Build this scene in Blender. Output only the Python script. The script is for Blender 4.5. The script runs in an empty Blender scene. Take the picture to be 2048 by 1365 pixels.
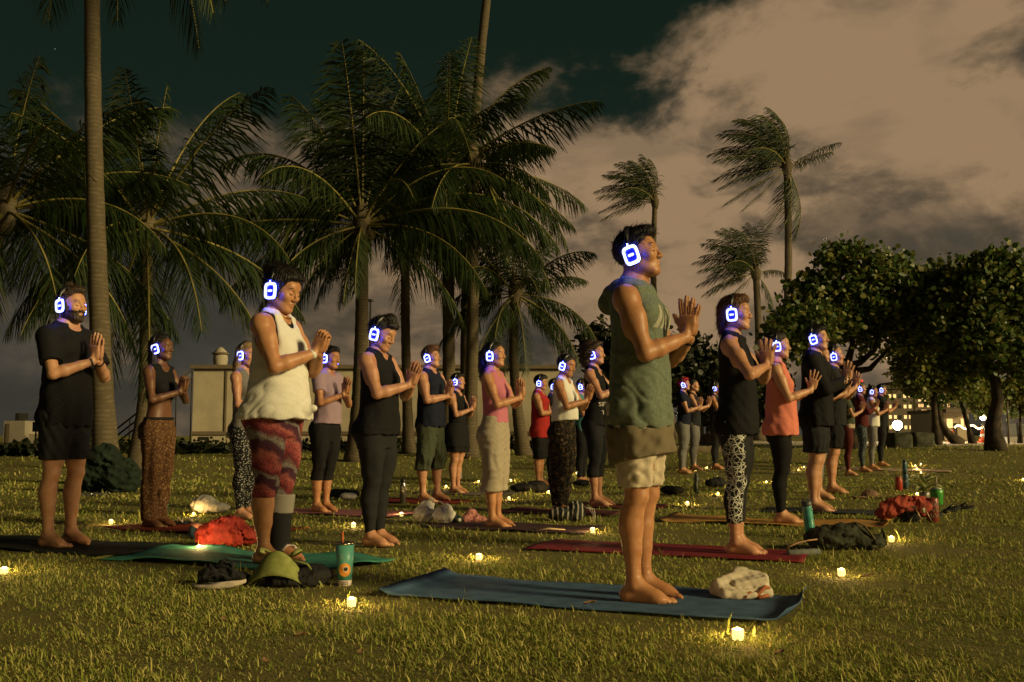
import bpy, bmesh, math, random
import numpy as np
from mathutils import Matrix, Vector

# ------------------------------------------------------------------ camera, sky, light, exposure
SC = bpy.context.scene
COL = SC.collection
W0, H0, FPX = 2048.0, 1365.0, 1991.1          # photograph size, 35 mm lens
CAMZ, HORIZON = 0.75, 872.0
TH = math.atan((HORIZON - H0 / 2) / FPX)

cam_d = bpy.data.cameras.new("camera")
cam = bpy.data.objects.new("camera", cam_d)
COL.objects.link(cam)
cam_d.sensor_width = 36.0
cam_d.lens = 35.0
cam_d.clip_start = 0.05
cam_d.clip_end = 5000.0
cam.location = (0, 0, CAMZ)
cam.rotation_euler = (math.radians(90) + TH, 0, 0)
SC.camera = cam

SC.view_settings.view_transform = 'Standard'
SC.view_settings.look = 'None'
SC.view_settings.exposure = 0.22
SC.view_settings.gamma = 1.0
SC.view_settings.use_curve_mapping = False
try:
    SC.cycles.use_denoising = True
    SC.cycles.denoiser = 'OPENIMAGEDENOISE'
except Exception:
    pass
SC.cycles.max_bounces = 5
SC.cycles.diffuse_bounces = 2
SC.cycles.glossy_bounces = 2
SC.cycles.transmission_bounces = 4
SC.cycles.sample_clamp_indirect = 3.0


class NT:
    """small helper to wire node trees"""
    def __init__(s, tree):
        s.t = tree

    def n(s, kind, **kw):
        nd = s.t.nodes.new(kind)
        for k, v in kw.items():
            if k == 'inp':
                for kk, vv in v.items():
                    if isinstance(vv, bpy.types.NodeSocket):
                        s.t.links.new(vv, nd.inputs[kk])
                    else:
                        nd.inputs[kk].default_value = vv
            else:
                setattr(nd, k, v)
        return nd

    def math(s, op, a, b=0.0, c=None, clamp=False):
        nd = s.t.nodes.new('ShaderNodeMath')
        nd.operation = op
        nd.use_clamp = clamp
        for i, v in enumerate((a, b) if c is None else (a, b, c)):
            if isinstance(v, bpy.types.NodeSocket):
                s.t.links.new(v, nd.inputs[i])
            else:
                nd.inputs[i].default_value = v
        return nd.outputs[0]

    def rng(s, v, a, b, c=0.0, d=1.0, smooth=True):
        nd = s.t.nodes.new('ShaderNodeMapRange')
        if smooth:
            nd.interpolation_type = 'SMOOTHSTEP'
        s.t.links.new(v, nd.inputs[0])
        for i, x in enumerate((a, b, c, d)):
            nd.inputs[i + 1].default_value = x
        return nd.outputs[0]

    def mix(s, f, a, b, mode='MIX'):
        nd = s.t.nodes.new('ShaderNodeMix')
        nd.data_type = 'RGBA'
        nd.blend_type = mode
        for i, v in ((0, f), (6, a), (7, b)):
            if isinstance(v, bpy.types.NodeSocket):
                s.t.links.new(v, nd.inputs[i])
            elif i == 0:
                nd.inputs[0].default_value = v
            else:
                nd.inputs[i].default_value = (v[0], v[1], v[2], 1.0)
        return nd.outputs[2]

    def ramp(s, v, stops, interp='EASE'):
        nd = s.t.nodes.new('ShaderNodeValToRGB')
        nd.color_ramp.interpolation = interp
        e = nd.color_ramp.elements
        while len(e) < len(stops):
            e.new(0.5)
        for el, (p, c) in zip(e, stops):
            el.position = p
            el.color = (c, c, c, 1) if not hasattr(c, '__len__') else (c[0], c[1], c[2], 1)
        s.t.links.new(v, nd.inputs[0])
        return nd.outputs[0]

    def noise(s, vec, scale, detail=4.0, rough=0.55, dist=0.0):
        nd = s.t.nodes.new('ShaderNodeTexNoise')
        nd.inputs['Scale'].default_value = scale
        nd.inputs['Detail'].default_value = detail
        nd.inputs['Roughness'].default_value = rough
        nd.inputs['Distortion'].default_value = dist
        if vec is not None:
            s.t.links.new(vec, nd.inputs['Vector'])
        return nd.outputs[0]


def build_world():
    w = bpy.data.worlds.new("World")
    SC.world = w
    w.use_nodes = True
    t = w.node_tree
    t.nodes.clear()
    q = NT(t)
    out = q.n('ShaderNodeOutputWorld')
    bg = q.n('ShaderNodeBackground')
    t.links.new(bg.outputs[0], out.inputs[0])
    tc = q.n('ShaderNodeTexCoord')
    d = tc.outputs['Generated']
    sp = q.n('ShaderNodeSeparateXYZ', inp={0: d})
    az = q.math('ARCTAN2', sp.outputs[0], sp.outputs[1])           # 0 = straight ahead, + to the right
    el = q.math('ARCSINE', sp.outputs[2])
    # stretch the noise so that cloud banks lie flat towards the horizon
    vm = q.n('ShaderNodeCombineXYZ', inp={0: q.math('MULTIPLY', az, 1.0), 1: q.math('MULTIPLY', el, 1.7), 2: 0.37})
    n1 = q.noise(vm.outputs[0], 5.0, 6.0, 0.56, 0.35)
    n2 = q.noise(vm.outputs[0], 13.0, 7.0, 0.62, 0.3)
    vm2 = q.n('ShaderNodeCombineXYZ', inp={0: q.math('ADD', az, 3.7), 1: q.math('MULTIPLY', el, 2.3), 2: 1.9})
    n3 = q.noise(vm2.outputs[0], 5.2, 5.0, 0.55, 0.3)
    # how high the cloud bank reaches, by compass direction
    azn = q.math('MULTIPLY_ADD', az, 1 / (2 * math.pi), 0.5)

    def A(px):
        return (px - 1024.0) / FPX / (2 * math.pi) + 0.5
    top = q.ramp(azn, [(0.0, .50), (A(-900), .30), (A(250), .29), (A(950), .325), (A(1230), .325), (A(1400), .40),
                       (A(1800), .52), (1.0, .50)], 'LINEAR')
    edge = q.math('SUBTRACT', top, el)
    edge = q.math('ADD', edge, q.math('MULTIPLY', q.math('SUBTRACT', n1, 0.5), 0.30))
    edge = q.math('ADD', edge, q.math('MULTIPLY', q.math('SUBTRACT', n2, 0.5), 0.10))
    dens = q.rng(edge, -0.022, 0.062)
    # glow of the city on the cloud base, strongest to the right
    gx = q.math('POWER', q.math('DIVIDE', q.math('SUBTRACT', az, 0.32), 0.40), 2.0)
    gy = q.math('POWER', q.math('DIVIDE', q.math('SUBTRACT', el, 0.25), 0.22), 2.0)
    glow = q.math('EXPONENT', q.math('MULTIPLY', q.math('ADD', gx, gy), -1.0))
    lit = q.math('ADD', 0.33, q.math('MULTIPLY', glow, 0.80))
    lit = q.math('MULTIPLY', lit, q.rng(n1, 0.36, 0.60, 0.38, 1.08))
    lit = q.math('MULTIPLY', lit, q.rng(n2, 0.36, 0.64, 0.74, 1.14))
    warm = q.mix(q.rng(lit, 0.15, 0.8), (0.034, 0.032, 0.024), (0.270, 0.176, 0.096))
    # nearer scraps of unlit cloud
    scr = q.rng(n3, 0.50, 0.66)
    low = q.rng(el, 0.05, 0.30, 1.0, 0.45)
    scr = q.math('MULTIPLY', scr, low)
    cloud = q.mix(q.math('MULTIPLY', scr, 0.68), warm, (0.046, 0.044, 0.036))
    # clear sky above
    sky = q.mix(q.rng(el, 0.20, 0.75), (0.0070, 0.0145, 0.0100), (0.0028, 0.0080, 0.0050))
    allc = q.mix(dens, sky, cloud)
    # a few stars
    vor = q.n('ShaderNodeTexVoronoi', feature='F1', inp={'Vector': d, 'Scale': 60.0})
    star = q.rng(vor.outputs['Distance'], 0.028, 0.018)
    pick = q.rng(vor.outputs['Color'], 0.80, 0.86)
    star = q.math('MULTIPLY', q.math('MULTIPLY', star, pick), q.math('SUBTRACT', 1.0, dens))
    allc = q.mix(star, allc, (0.22, 0.25, 0.24))
    # under the horizon: dull ground glow
    allc = q.mix(q.rng(el, -0.03, 0.0), (0.015, 0.012, 0.008), allc)
    t.links.new(allc, bg.inputs[0])
    bg.inputs[1].default_value = 1.0
    w.cycles.sampling_method = 'MANUAL'
    w.cycles.sample_map_resolution = 512


build_world()

# the one distant key: sodium light of the road beyond the right edge, low and warm
SUN_AZ, SUN_EL = math.radians(28), math.radians(20)      # degrees towards the camera side, height
sun_d = bpy.data.lights.new("sun", 'SUN')
sun_d.energy = 3.5
sun_d.angle = math.radians(13.0)
sun_d.color = (1.0, 0.77, 0.34)
sun = bpy.data.objects.new("sun", sun_d)
COL.objects.link(sun)
_to = Vector((math.cos(SUN_EL) * math.cos(SUN_AZ), -math.cos(SUN_EL) * math.sin(SUN_AZ), math.sin(SUN_EL)))
sun.rotation_euler = _to.to_track_quat('Z', 'Y').to_euler()

# ------------------------------------------------------------------ helpers
RNG = np.random.default_rng(7)
random.seed(7)


def gz(y):
    """height of the lawn: flat near, a low rise towards the trees"""
    t = np.clip((np.asarray(y, float) - 15.0) / 16.0, 0, 1)
    return 0.48 * t * t * (3 - 2 * t)


def ray(px, py):
    d = Vector((0, math.cos(TH), math.sin(TH))) + Vector((1, 0, 0)) * ((px - W0 / 2) / FPX) \
        + Vector((0, -math.sin(TH), math.cos(TH))) * ((H0 / 2 - py) / FPX)
    return d


def at(px, py):
    """point of the lawn seen at a pixel of the photograph"""
    d = ray(px, py)
    ys = np.linspace(1.5, 70, 6851)
    z = CAMZ + d.z / d.y * ys
    k = np.argmax(z <= gz(ys))
    y = float(ys[k])
    return Vector((d.x / d.y * y, y, float(gz(y))))


def deep(px, py, y):
    """point seen at a pixel, at distance y in front of the camera"""
    d = ray(px, py)
    return Vector((d.x / d.y * y, y, CAMZ + d.z / d.y * y))


def tag(o, label, cat, group=None):
    o['label'] = label
    o['category'] = cat
    if group:
        o['group'] = group
    return o


def empty(name, loc, rz=0.0, scale=1.0):
    o = bpy.data.objects.new(name, None)
    o.empty_display_size = 0.1
    COL.objects.link(o)
    o.location = loc
    o.rotation_euler = (0, 0, rz)
    o.scale = (scale,) * 3
    return o


def mesh_np(name, V, F, smooth=True):
    """mesh from arrays: V (n,3), F (m,3|4)"""
    V = np.ascontiguousarray(V, np.float32)
    F = np.ascontiguousarray(F, np.int32)
    me = bpy.data.meshes.new(name)
    m, c = F.shape
    me.vertices.add(len(V))
    me.vertices.foreach_set('co', V.ravel())
    me.loops.add(m * c)
    me.loops.foreach_set('vertex_index', F.ravel())
    me.polygons.add(m)
    me.polygons.foreach_set('loop_start', np.arange(0, m * c, c, dtype=np.int32))
    me.polygons.foreach_set('loop_total', np.full(m, c, np.int32))
    if smooth:
        me.polygons.foreach_set('use_smooth', np.ones(m, bool))
    me.update(calc_edges=True)
    return me


def obj(name, me, mat, parent=None, loc=None):
    if mat is not None and not me.materials:
        for m_ in (mat if isinstance(mat, (list, tuple)) else [mat]):
            me.materials.append(m_)
    o = bpy.data.objects.new(name, me)
    COL.objects.link(o)
    if parent is not None:
        o.parent = parent
    if loc is not None:
        o.location = loc
    return o


class MB:
    """collects plain shapes into one mesh"""
    def __init__(s):
        s.v, s.f, s.m = [], [], []

    def add(s, V, F, mi=0):
        b = len(s.v)
        s.v.extend([tuple(map(float, p)) for p in V])
        s.f.extend([tuple(int(i) + b for i in f) for f in F])
        s.m.extend([mi] * len(F))
        return s

    def box(s, lo, hi, mi=0, M=None):
        x0, y0, z0 = lo
        x1, y1, z1 = hi
        V = [(x0, y0, z0), (x1, y0, z0), (x1, y1, z0), (x0, y1, z0), (x0, y0, z1), (x1, y0, z1), (x1, y1, z1), (x0, y1, z1)]
        if M is not None:
            V = [M @ Vector(p) for p in V]
        return s.add(V, [(0, 3, 2, 1), (4, 5, 6, 7), (0, 1, 5, 4), (1, 2, 6, 5), (2, 3, 7, 6), (3, 0, 4, 7)], mi)

    def tube(s, P, R, n=8, mi=0, cap=True, flat=1.0):
        P = [Vector(p) for p in P]
        if not hasattr(R, '__len__'):
            R = [R] * len(P)
        V, F = [], []
        up = Vector((0.31, 0.17, 0.93))
        for i, p in enumerate(P):
            d = (P[min(i + 1, len(P) - 1)] - P[max(i - 1, 0)]).normalized()
            a = d.cross(up)
            if a.length < 1e-3:
                a = d.cross(Vector((1, 0, 0)))
            a.normalize()
            b = d.cross(a)
            for k in range(n):
                t = 2 * math.pi * k / n
                V.append(p + a * (math.cos(t) * R[i]) + b * (math.sin(t) * R[i] * flat))
        for i in range(len(P) - 1):
            for k in range(n):
                k2 = (k + 1) % n
                F.append((i * n + k, i * n + k2, (i + 1) * n + k2, (i + 1) * n + k))
        if cap:
            F.append(tuple(range(n))[::-1])
            F.append(tuple((len(P) - 1) * n + k for k in range(n)))
        return s.add(V, F, mi)

    def lathe(s, prof, n=24, mi=0, c=(0, 0, 0)):
        V, F = [], []
        for (r, z) in prof:
            for k in range(n):
                t = 2 * math.pi * k / n
                V.append((c[0] + r * math.cos(t), c[1] + r * math.sin(t), c[2] + z))
        for i in range(len(prof) - 1):
            for k in range(n):
                k2 = (k + 1) % n
                F.append((i * n + k, i * n + k2, (i + 1) * n + k2, (i + 1) * n + k))
        F.append(tuple(range(n))[::-1])
        F.append(tuple((len(prof) - 1) * n + k for k in range(n)))
        return s.add(V, F, mi)

    def mesh(s, name, smooth=True):
        me = bpy.data.meshes.new(name)
        me.from_pydata(s.v, [], s.f)
        me.polygons.foreach_set('material_index', s.m)
        me.polygons.foreach_set('use_smooth', [smooth] * len(s.f))
        me.update()
        return me

    def build(s, name, mat, parent=None, loc=None, smooth=True):
        return obj(name, s.mesh(name, smooth), mat, parent, loc)


MATS = {}


def mat(name, col, rough=0.7, metal=0.0, var=0.15, scale=30.0, bump=0.0, bscale=80.0, emit=None, estr=0.0, spec=0.3,
        col2=None, sheen=0.0, trans=0.0):
    if name in MATS:
        return MATS[name]
    m = bpy.data.materials.new(name)
    m.use_nodes = True
    t = m.node_tree
    q = NT(t)
    b = t.nodes['Principled BSDF']
    b.inputs['Roughness'].default_value = rough
    b.inputs['Metallic'].default_value = metal
    b.inputs['Specular IOR Level'].default_value = spec
    if trans:
        b.inputs['Transmission Weight'].default_value = trans
    if sheen:
        b.inputs['Sheen Weight'].default_value = sheen
    tc = q.n('ShaderNodeTexCoord').outputs['Object']
    nz = q.noise(tc, scale, 5.0, 0.6)
    c2 = col2 if col2 else tuple(max(0.0, c * (1 - 2 * var)) for c in col)
    c1 = col if col2 else tuple(c * (1 + var) for c in col)
    cc = q.mix(q.rng(nz, 0.3, 0.7), c2, c1)
    t.links.new(cc, b.inputs['Base Color'])
    if bump:
        bn = q.noise(tc, bscale, 4.0, 0.6)
        bp = q.n('ShaderNodeBump', inp={'Strength': bump, 'Distance': 0.01, 'Height': bn})
        t.links.new(bp.outputs[0], b.inputs['Normal'])
    if emit:
        b.inputs['Emission Color'].default_value = (*emit, 1)
        b.inputs['Emission Strength'].default_value = estr
    MATS[name] = m
    return m


def mat_nodes(name, fn, rough=0.75, spec=0.25):
    """material whose base colour comes from fn(NT, object coordinates)"""
    if name in MATS:
        return MATS[name]
    m = bpy.data.materials.new(name)
    m.use_nodes = True
    q = NT(m.node_tree)
    b = m.node_tree.nodes['Principled BSDF']
    b.inputs['Roughness'].default_value = rough
    b.inputs['Specular IOR Level'].default_value = spec
    tc = q.n('ShaderNodeTexCoord').outputs['Object']
    r = fn(q, tc)
    if isinstance(r, tuple):
        m.node_tree.links.new(r[1], b.inputs['Normal'])
        r = r[0]
    m.node_tree.links.new(r, b.inputs['Base Color'])
    MATS[name] = m
    return m


# ------------------------------------------------------------------ distance-field modelling (bodies, clothes, bags)
class Fld:
    def __init__(s, lo, hi, h):
        s.lo = np.array(lo, float)
        s.h = h
        s.ax = [np.arange(lo[i], hi[i] + h, h) for i in range(3)]
        s.D = np.full([len(a) for a in s.ax], 0.5, np.float32)

    def win(s, lo, hi):
        sl = []
        for i in range(3):
            a = int(max(0, math.floor((lo[i] - s.lo[i]) / s.h)))
            b = int(min(len(s.ax[i]), math.ceil((hi[i] - s.lo[i]) / s.h) + 1))
            if b <= a:
                return None, None
            sl.append(slice(a, b))
        X = s.ax[0][sl[0]][:, None, None]
        Y = s.ax[1][sl[1]][None, :, None]
        Z = s.ax[2][sl[2]][None, None, :]
        return tuple(sl), (X, Y, Z)

    def put(s, sl, d, k):
        a = s.D[sl]
        if k > 0:
            hh = np.clip(0.5 + 0.5 * (a - d) / k, 0, 1)
            s.D[sl] = a * (1 - hh) + d * hh - k * hh * (1 - hh)
        else:
            s.D[sl] = np.minimum(a, d)

    def cut(s, sl, d, k=0.0):
        """remove the inside of d"""
        a = s.D[sl]
        b = -d
        if k > 0:
            hh = np.clip(0.5 - 0.5 * (a - b) / k, 0, 1)
            s.D[sl] = a * (1 - hh) + b * hh + k * hh * (1 - hh)
        else:
            s.D[sl] = np.maximum(a, b)

    def cone(s, p, q, r1, r2, k=0.02, sub=False):
        p = np.array(p, float)
        q = np.array(q, float)
        m = max(r1, r2) + k + 3 * s.h
        sl, X = s.win(np.minimum(p, q) - m, np.maximum(p, q) + m)
        if sl is None:
            return
        d = q - p
        L = max(float(d @ d), 1e-9)
        t = np.clip(((X[0] - p[0]) * d[0] + (X[1] - p[1]) * d[1] + (X[2] - p[2]) * d[2]) / L, 0, 1)
        dd = np.sqrt((X[0] - p[0] - t * d[0]) ** 2 + (X[1] - p[1] - t * d[1]) ** 2 + (X[2] - p[2] - t * d[2]) ** 2) - (r1 + (r2 - r1) * t)
        (s.cut if sub else s.put)(sl, dd, k)

    def chain(s, P, R, k=0.02, off=0.0):
        for i in range(len(P) - 1):
            s.cone(P[i], P[i + 1], R[i] + off, R[i + 1] + off, k if i == 0 else min(k, 0.012))

    def ell(s, c, r, k=0.02, sub=False, rot=None):
        c = np.array(c, float)
        r = np.array(r, float)
        m = float(r.max()) + k + 3 * s.h if rot is not None else r + k + 3 * s.h
        sl, X = s.win(c - m, c + m)
        if sl is None:
            return
        x, y, z = X[0] - c[0], X[1] - c[1], X[2] - c[2]
        if rot is not None:
            R_ = np.array(rot)
            x, y, z = (R_[0, 0] * x + R_[1, 0] * y + R_[2, 0] * z, R_[0, 1] * x + R_[1, 1] * y + R_[2, 1] * z,
                       R_[0, 2] * x + R_[1, 2] * y + R_[2, 2] * z)
        k0 = np.sqrt((x / r[0]) ** 2 + (y / r[1]) ** 2 + (z / r[2]) ** 2)
        k1 = np.sqrt((x / r[0] ** 2) ** 2 + (y / r[1] ** 2) ** 2 + (z / r[2] ** 2) ** 2) + 1e-6
        d = k0 * (k0 - 1) / k1
        (s.cut if sub else s.put)(sl, d, k)

    def rbox(s, c, hx, r, k=0.01, rot=None, sub=False):
        c = np.array(c, float)
        m = float(np.linalg.norm(hx)) + r + k + 3 * s.h
        sl, X = s.win(c - m, c + m)
        if sl is None:
            return
        x, y, z = X[0] - c[0], X[1] - c[1], X[2] - c[2]
        if rot is not None:
            R_ = np.array(rot)
            x, y, z = (R_[0, 0] * x + R_[1, 0] * y + R_[2, 0] * z, R_[0, 1] * x + R_[1, 1] * y + R_[2, 1] * z,
                       R_[0, 2] * x + R_[1, 2] * y + R_[2, 2] * z)
        a, b, e = np.abs(x) - hx[0] + r, np.abs(y) - hx[1] + r, np.abs(z) - hx[2] + r
        d = np.sqrt(np.maximum(a, 0) ** 2 + np.maximum(b, 0) ** 2 + np.maximum(e, 0) ** 2) + np.minimum(np.maximum(a, np.maximum(b, e)), 0) - r
        (s.cut if sub else s.put)(sl, d, k)

    def half(s, n, p):
        """keep only the side where (x-p).n < 0"""
        d = (s.ax[0][:, None, None] - p[0]) * n[0] + (s.ax[1][None, :, None] - p[1]) * n[1] + (s.ax[2][None, None, :] - p[2]) * n[2]
        s.D = np.maximum(s.D, d.astype(np.float32))

    def grid(s):
        return s.ax[0][:, None, None], s.ax[1][None, :, None], s.ax[2][None, None, :]

    def nets(s):
        D = s.D
        D[0], D[-1] = 0.5, 0.5
        D[:, 0], D[:, -1] = 0.5, 0.5
        D[:, :, 0], D[:, :, -1] = 0.5, 0.5
        S = D < 0
        c = np.zeros([n - 1 for n in D.shape], np.int8)
        cor = [(i, j, k) for i in (0, 1) for j in (0, 1) for k in (0, 1)]
        n0, n1, n2 = D.shape
        for (i, j, k) in cor:
            c += S[i:n0 - 1 + i, j:n1 - 1 + j, k:n2 - 1 + k]
        act = (c > 0) & (c < 8)
        I = np.argwhere(act)
        idx = np.full(c.shape, -1, np.int32)
        idx[act] = np.arange(len(I), dtype=np.int32)
        val = {cc: D[I[:, 0] + cc[0], I[:, 1] + cc[1], I[:, 2] + cc[2]] for cc in cor}
        acc = np.zeros((len(I), 3))
        cnt = np.zeros(len(I))
        for a in cor:
            for ax in range(3):
                if a[ax] == 0:
                    b = list(a)
                    b[ax] = 1
                    b = tuple(b)
                    va, vb = val[a], val[b]
                    hit = (va < 0) != (vb < 0)
                    t = np.where(hit, va / np.where(hit, va - vb, 1), 0)
                    for ax2 in range(3):
                        base = a[ax2] + (t if ax2 == ax else 0)
                        acc[:, ax2] += np.where(hit, base, 0)
                    cnt += hit
        V = (I + acc / np.maximum(cnt, 1)[:, None]) * s.h + s.lo
        Fs = []
        for ax in range(3):
            u, v = [(1, 2), (2, 0), (0, 1)][ax]
            sh = [slice(0, n) for n in S.shape]
            sa, sb = list(sh), list(sh)
            sa[ax] = slice(0, S.shape[ax] - 1)
            sb[ax] = slice(1, S.shape[ax])
            A, B = S[tuple(sa)], S[tuple(sb)]
            E = np.argwhere(A != B)
            E = E[(E[:, u] > 0) & (E[:, v] > 0) & (E[:, u] < S.shape[u] - 1) & (E[:, v] < S.shape[v] - 1)]
            if not len(E):
                continue
            ins = A[E[:, 0], E[:, 1], E[:, 2]]

            def cell(du, dv):
                q = E.copy()
                q[:, u] -= du
                q[:, v] -= dv
                return idx[q[:, 0], q[:, 1], q[:, 2]]
            f = np.stack([cell(1, 1), cell(0, 1), cell(0, 0), cell(1, 0)], 1)
            f[~ins] = f[~ins][:, ::-1]
            Fs.append(f)
        return V, np.concatenate(Fs)


def relax(V, F, it=1, w=0.5):
    A = np.concatenate([F[:, 0], F[:, 1], F[:, 2], F[:, 3]])
    B = np.concatenate([F[:, 1], F[:, 2], F[:, 3], F[:, 0]])
    A, B = np.concatenate([A, B]), np.concatenate([B, A])
    cnt = np.maximum(np.bincount(A, minlength=len(V)), 1)
    for _ in range(it):
        N = np.stack([np.bincount(A, weights=V[B, i], minlength=len(V)) for i in range(3)], 1) / cnt[:, None]
        V = V * (1 - w) + w * N
    return V


def wob(P, f, seed, n=3):
    """smooth pseudo-noise on broadcast coordinates"""
    r = np.random.default_rng(seed)
    o = 0
    for i in range(n):
        a = r.normal(size=3) * f * (1.7 ** i)
        o = o + np.sin(P[0] * a[0] + P[1] * a[1] + P[2] * a[2] + r.uniform(0, 6.28)) / (1.45 ** i)
    return o / 2.0


def put_part(name, V, F, m, parent):
    return obj(name, mesh_np(name, V, F), m, parent)

# ------------------------------------------------------------------ lawn, path
def _lawn(q, tc):
    n = q.noise(tc, 1.3, 5.0, .6)
    n2 = q.noise(tc, 9.0, 5.0, .65)
    n3 = q.noise(tc, 70.0, 4.0, .65)
    c = q.mix(q.rng(n, .38, .62), (.235, .205, .070), (.155, .185, .046))
    c = q.mix(q.rng(n2, .40, .62), c, (.28, .23, .098))
    c = q.mix(q.rng(n3, .35, .70), (.120, .115, .038), c)
    b = q.n('ShaderNodeBump', inp={'Strength': .9, 'Distance': .04, 'Height': n3})
    return c, b.outputs[0]


def sheet(name, x0, x1, ys, m, dz=0.0, nx=2, kind='structure'):
    xs = np.linspace(x0, x1, nx)
    V = np.array([(x, y, float(gz(y)) + dz) for y in ys for x in xs])
    F = np.array([(j * nx + i, j * nx + i + 1, (j + 1) * nx + i + 1, (j + 1) * nx + i) for j in range(len(ys) - 1) for i in range(nx - 1)])
    o = obj(name, mesh_np(name, V, F), m)
    o['kind'] = kind
    return o


M_LAWN = mat_nodes('lawn_soil_and_thatch', _lawn, .95, .1)
sheet('lawn', -900, 900, np.concatenate([[-60, 0], np.arange(2, 40, .5), [60, 120, 400, 1500]]), M_LAWN)
M_PATH = mat('pale_concrete', (.42, .34, .24), .9, var=.1, scale=4, bump=.3, bscale=60)
sheet('path', 8, 120, np.array([29.0, 31, 33, 36, 40, 47.0]), M_PATH, .006, 3)

# ------------------------------------------------------------------ palms
M_TRUNK = mat_nodes('palm_bark', lambda q, tc: (
    q.mix(q.rng(q.n('ShaderNodeTexWave', bands_direction='Z', inp={'Vector': tc, 'Scale': 4.6, 'Distortion': 6.0, 'Detail': 4.0}).outputs[1], .1, .9),
          (.088, .070, .044), q.mix(q.rng(q.noise(tc, 9.0, 5.0), .35, .65), (.085, .070, .048), (.13, .105, .070)))), .95, .1)
M_BARK = mat('tree_bark', (.055, .042, .030), .95, var=.35, scale=5, bump=.8, bscale=14)


def leafmat(name, a, b, c, rough=.55, spec=.25, tr_=.22):
    m = bpy.data.materials.new(name)
    m.use_nodes = True
    q = NT(m.node_tree)
    p = m.node_tree.nodes['Principled BSDF']
    p.inputs['Roughness'].default_value = rough
    p.inputs['Specular IOR Level'].default_value = spec
    g = q.n('ShaderNodeNewGeometry')
    r = g.outputs['Random Per Island']
    col = q.ramp(r, [(0, a), (.55, b), (.9, c), (1, c)], 'LINEAR')
    m.node_tree.links.new(col, p.inputs['Base Color'])
    tr = q.n('ShaderNodeBsdfTranslucent')
    m.node_tree.links.new(col, tr.inputs[0])
    mx = q.n('ShaderNodeMixShader', inp={0: tr_})
    m.node_tree.links.new(p.outputs[0], mx.inputs[1])
    m.node_tree.links.new(tr.outputs[0], mx.inputs[2])
    m.node_tree.links.new(mx.outputs[0], m.node_tree.nodes['Material Output'].inputs[0])
    return m


M_FROND = leafmat('palm_leaflets', (.012, .026, .006), (.020, .038, .009), (.045, .055, .016), .5, .3)
M_RACHIS = mat('palm_midrib', (.20, .17, .045), .6, var=.25, scale=3)


def frond_mesh(az, el, L, sag, wind=(0, 0, 0), n=44, seed=0, leafl=.30, droop=.95):
    """one frond in palm coordinates, base at the origin"""
    r = np.random.default_rng(seed)
    d = np.array([math.cos(az) * math.cos(el), math.sin(az) * math.cos(el), math.sin(el)])
    p = d * .12
    wind = np.array(wind)
    P, Dn = [p], [d]
    N = 26
    for i in range(N):
        t = i / N
        d = d + np.array([0, 0, -1]) * sag * (0.25 + 1.6 * t) / N + wind * (.35 + t) / N
        d /= np.linalg.norm(d)
        p = p + d * L / N
        P.append(p)
        Dn.append(d)
    P, Dn = np.array(P), np.array(Dn)
    # midrib
    V, F = [], []
    for i, (pp, dd) in enumerate(zip(P, Dn)):
        up = np.array([0, 0, 1.0])
        s = np.cross(dd, up)
        s /= max(np.linalg.norm(s), 1e-3)
        u = np.cross(s, dd)
        rad = .030 * L / 4 * (1 - i / (N + 1)) ** .8 + .004
        for k in range(5):
            a = 2 * math.pi * k / 5
            V.append(pp + s * math.cos(a) * rad + u * math.sin(a) * rad)
    for i in range(N):
        for k in range(5):
            k2 = (k + 1) % 5
            F.append((i * 5 + k, i * 5 + k2, (i + 1) * 5 + k2, (i + 1) * 5 + k))
    nr = len(F)
    # leaflets
    for i in range(n):
        t = .13 + .87 * (i + .5) / n
        x = t * N
        j = min(int(x), N - 1)
        pp = P[j] + (P[j + 1] - P[j]) * (x - j)
        dd = Dn[j]
        up = np.array([0, 0, 1.0])
        s0 = np.cross(dd, up)
        ln = np.linalg.norm(s0)
        s0 = s0 / ln if ln > .15 else np.array([math.sin(az), -math.cos(az), 0])
        ll = L * leafl * (math.sin(math.pi * min(1, .18 + .80 * t)) ** .7) * r.uniform(.82, 1.1) + .05
        wd = .015 * L / 4 + .007
        for sgn in (-1, 1):
            a = s0 * sgn * .72 + dd * (.45 + .5 * t) + np.array([0, 0, -droop * r.uniform(.4, 1.2)]) + wind * .55 + r.normal(size=3) * .09
            a /= np.linalg.norm(a)
            b = a + np.array([0, 0, -.75 * droop * r.uniform(.5, 1.3)]) + wind * .35
            b /= np.linalg.norm(b)
            w = np.cross(a, dd)
            w = dd * .9 + up * .25 * sgn * r.uniform(-.5, 1)
            w /= max(np.linalg.norm(w), 1e-3)
            m = pp + a * ll * .5
            e = m + b * ll * .5
            k0 = len(V)
            V += [pp - w * wd * .6, pp + w * wd * .6, m + w * wd, m - w * wd, e + w * wd * .15, e - w * wd * .15]
            F += [(k0, k0 + 1, k0 + 2, k0 + 3), (k0 + 3, k0 + 2, k0 + 4, k0 + 5)]
    me = mesh_np('frond', np.array(V), np.array(F), False)
    me.materials.append(M_FROND)
    me.materials.append(M_RACHIS)
    mi = np.zeros(len(F), np.int32)
    mi[:nr] = 1
    me.polygons.foreach_set('material_index', mi)
    return me


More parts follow.
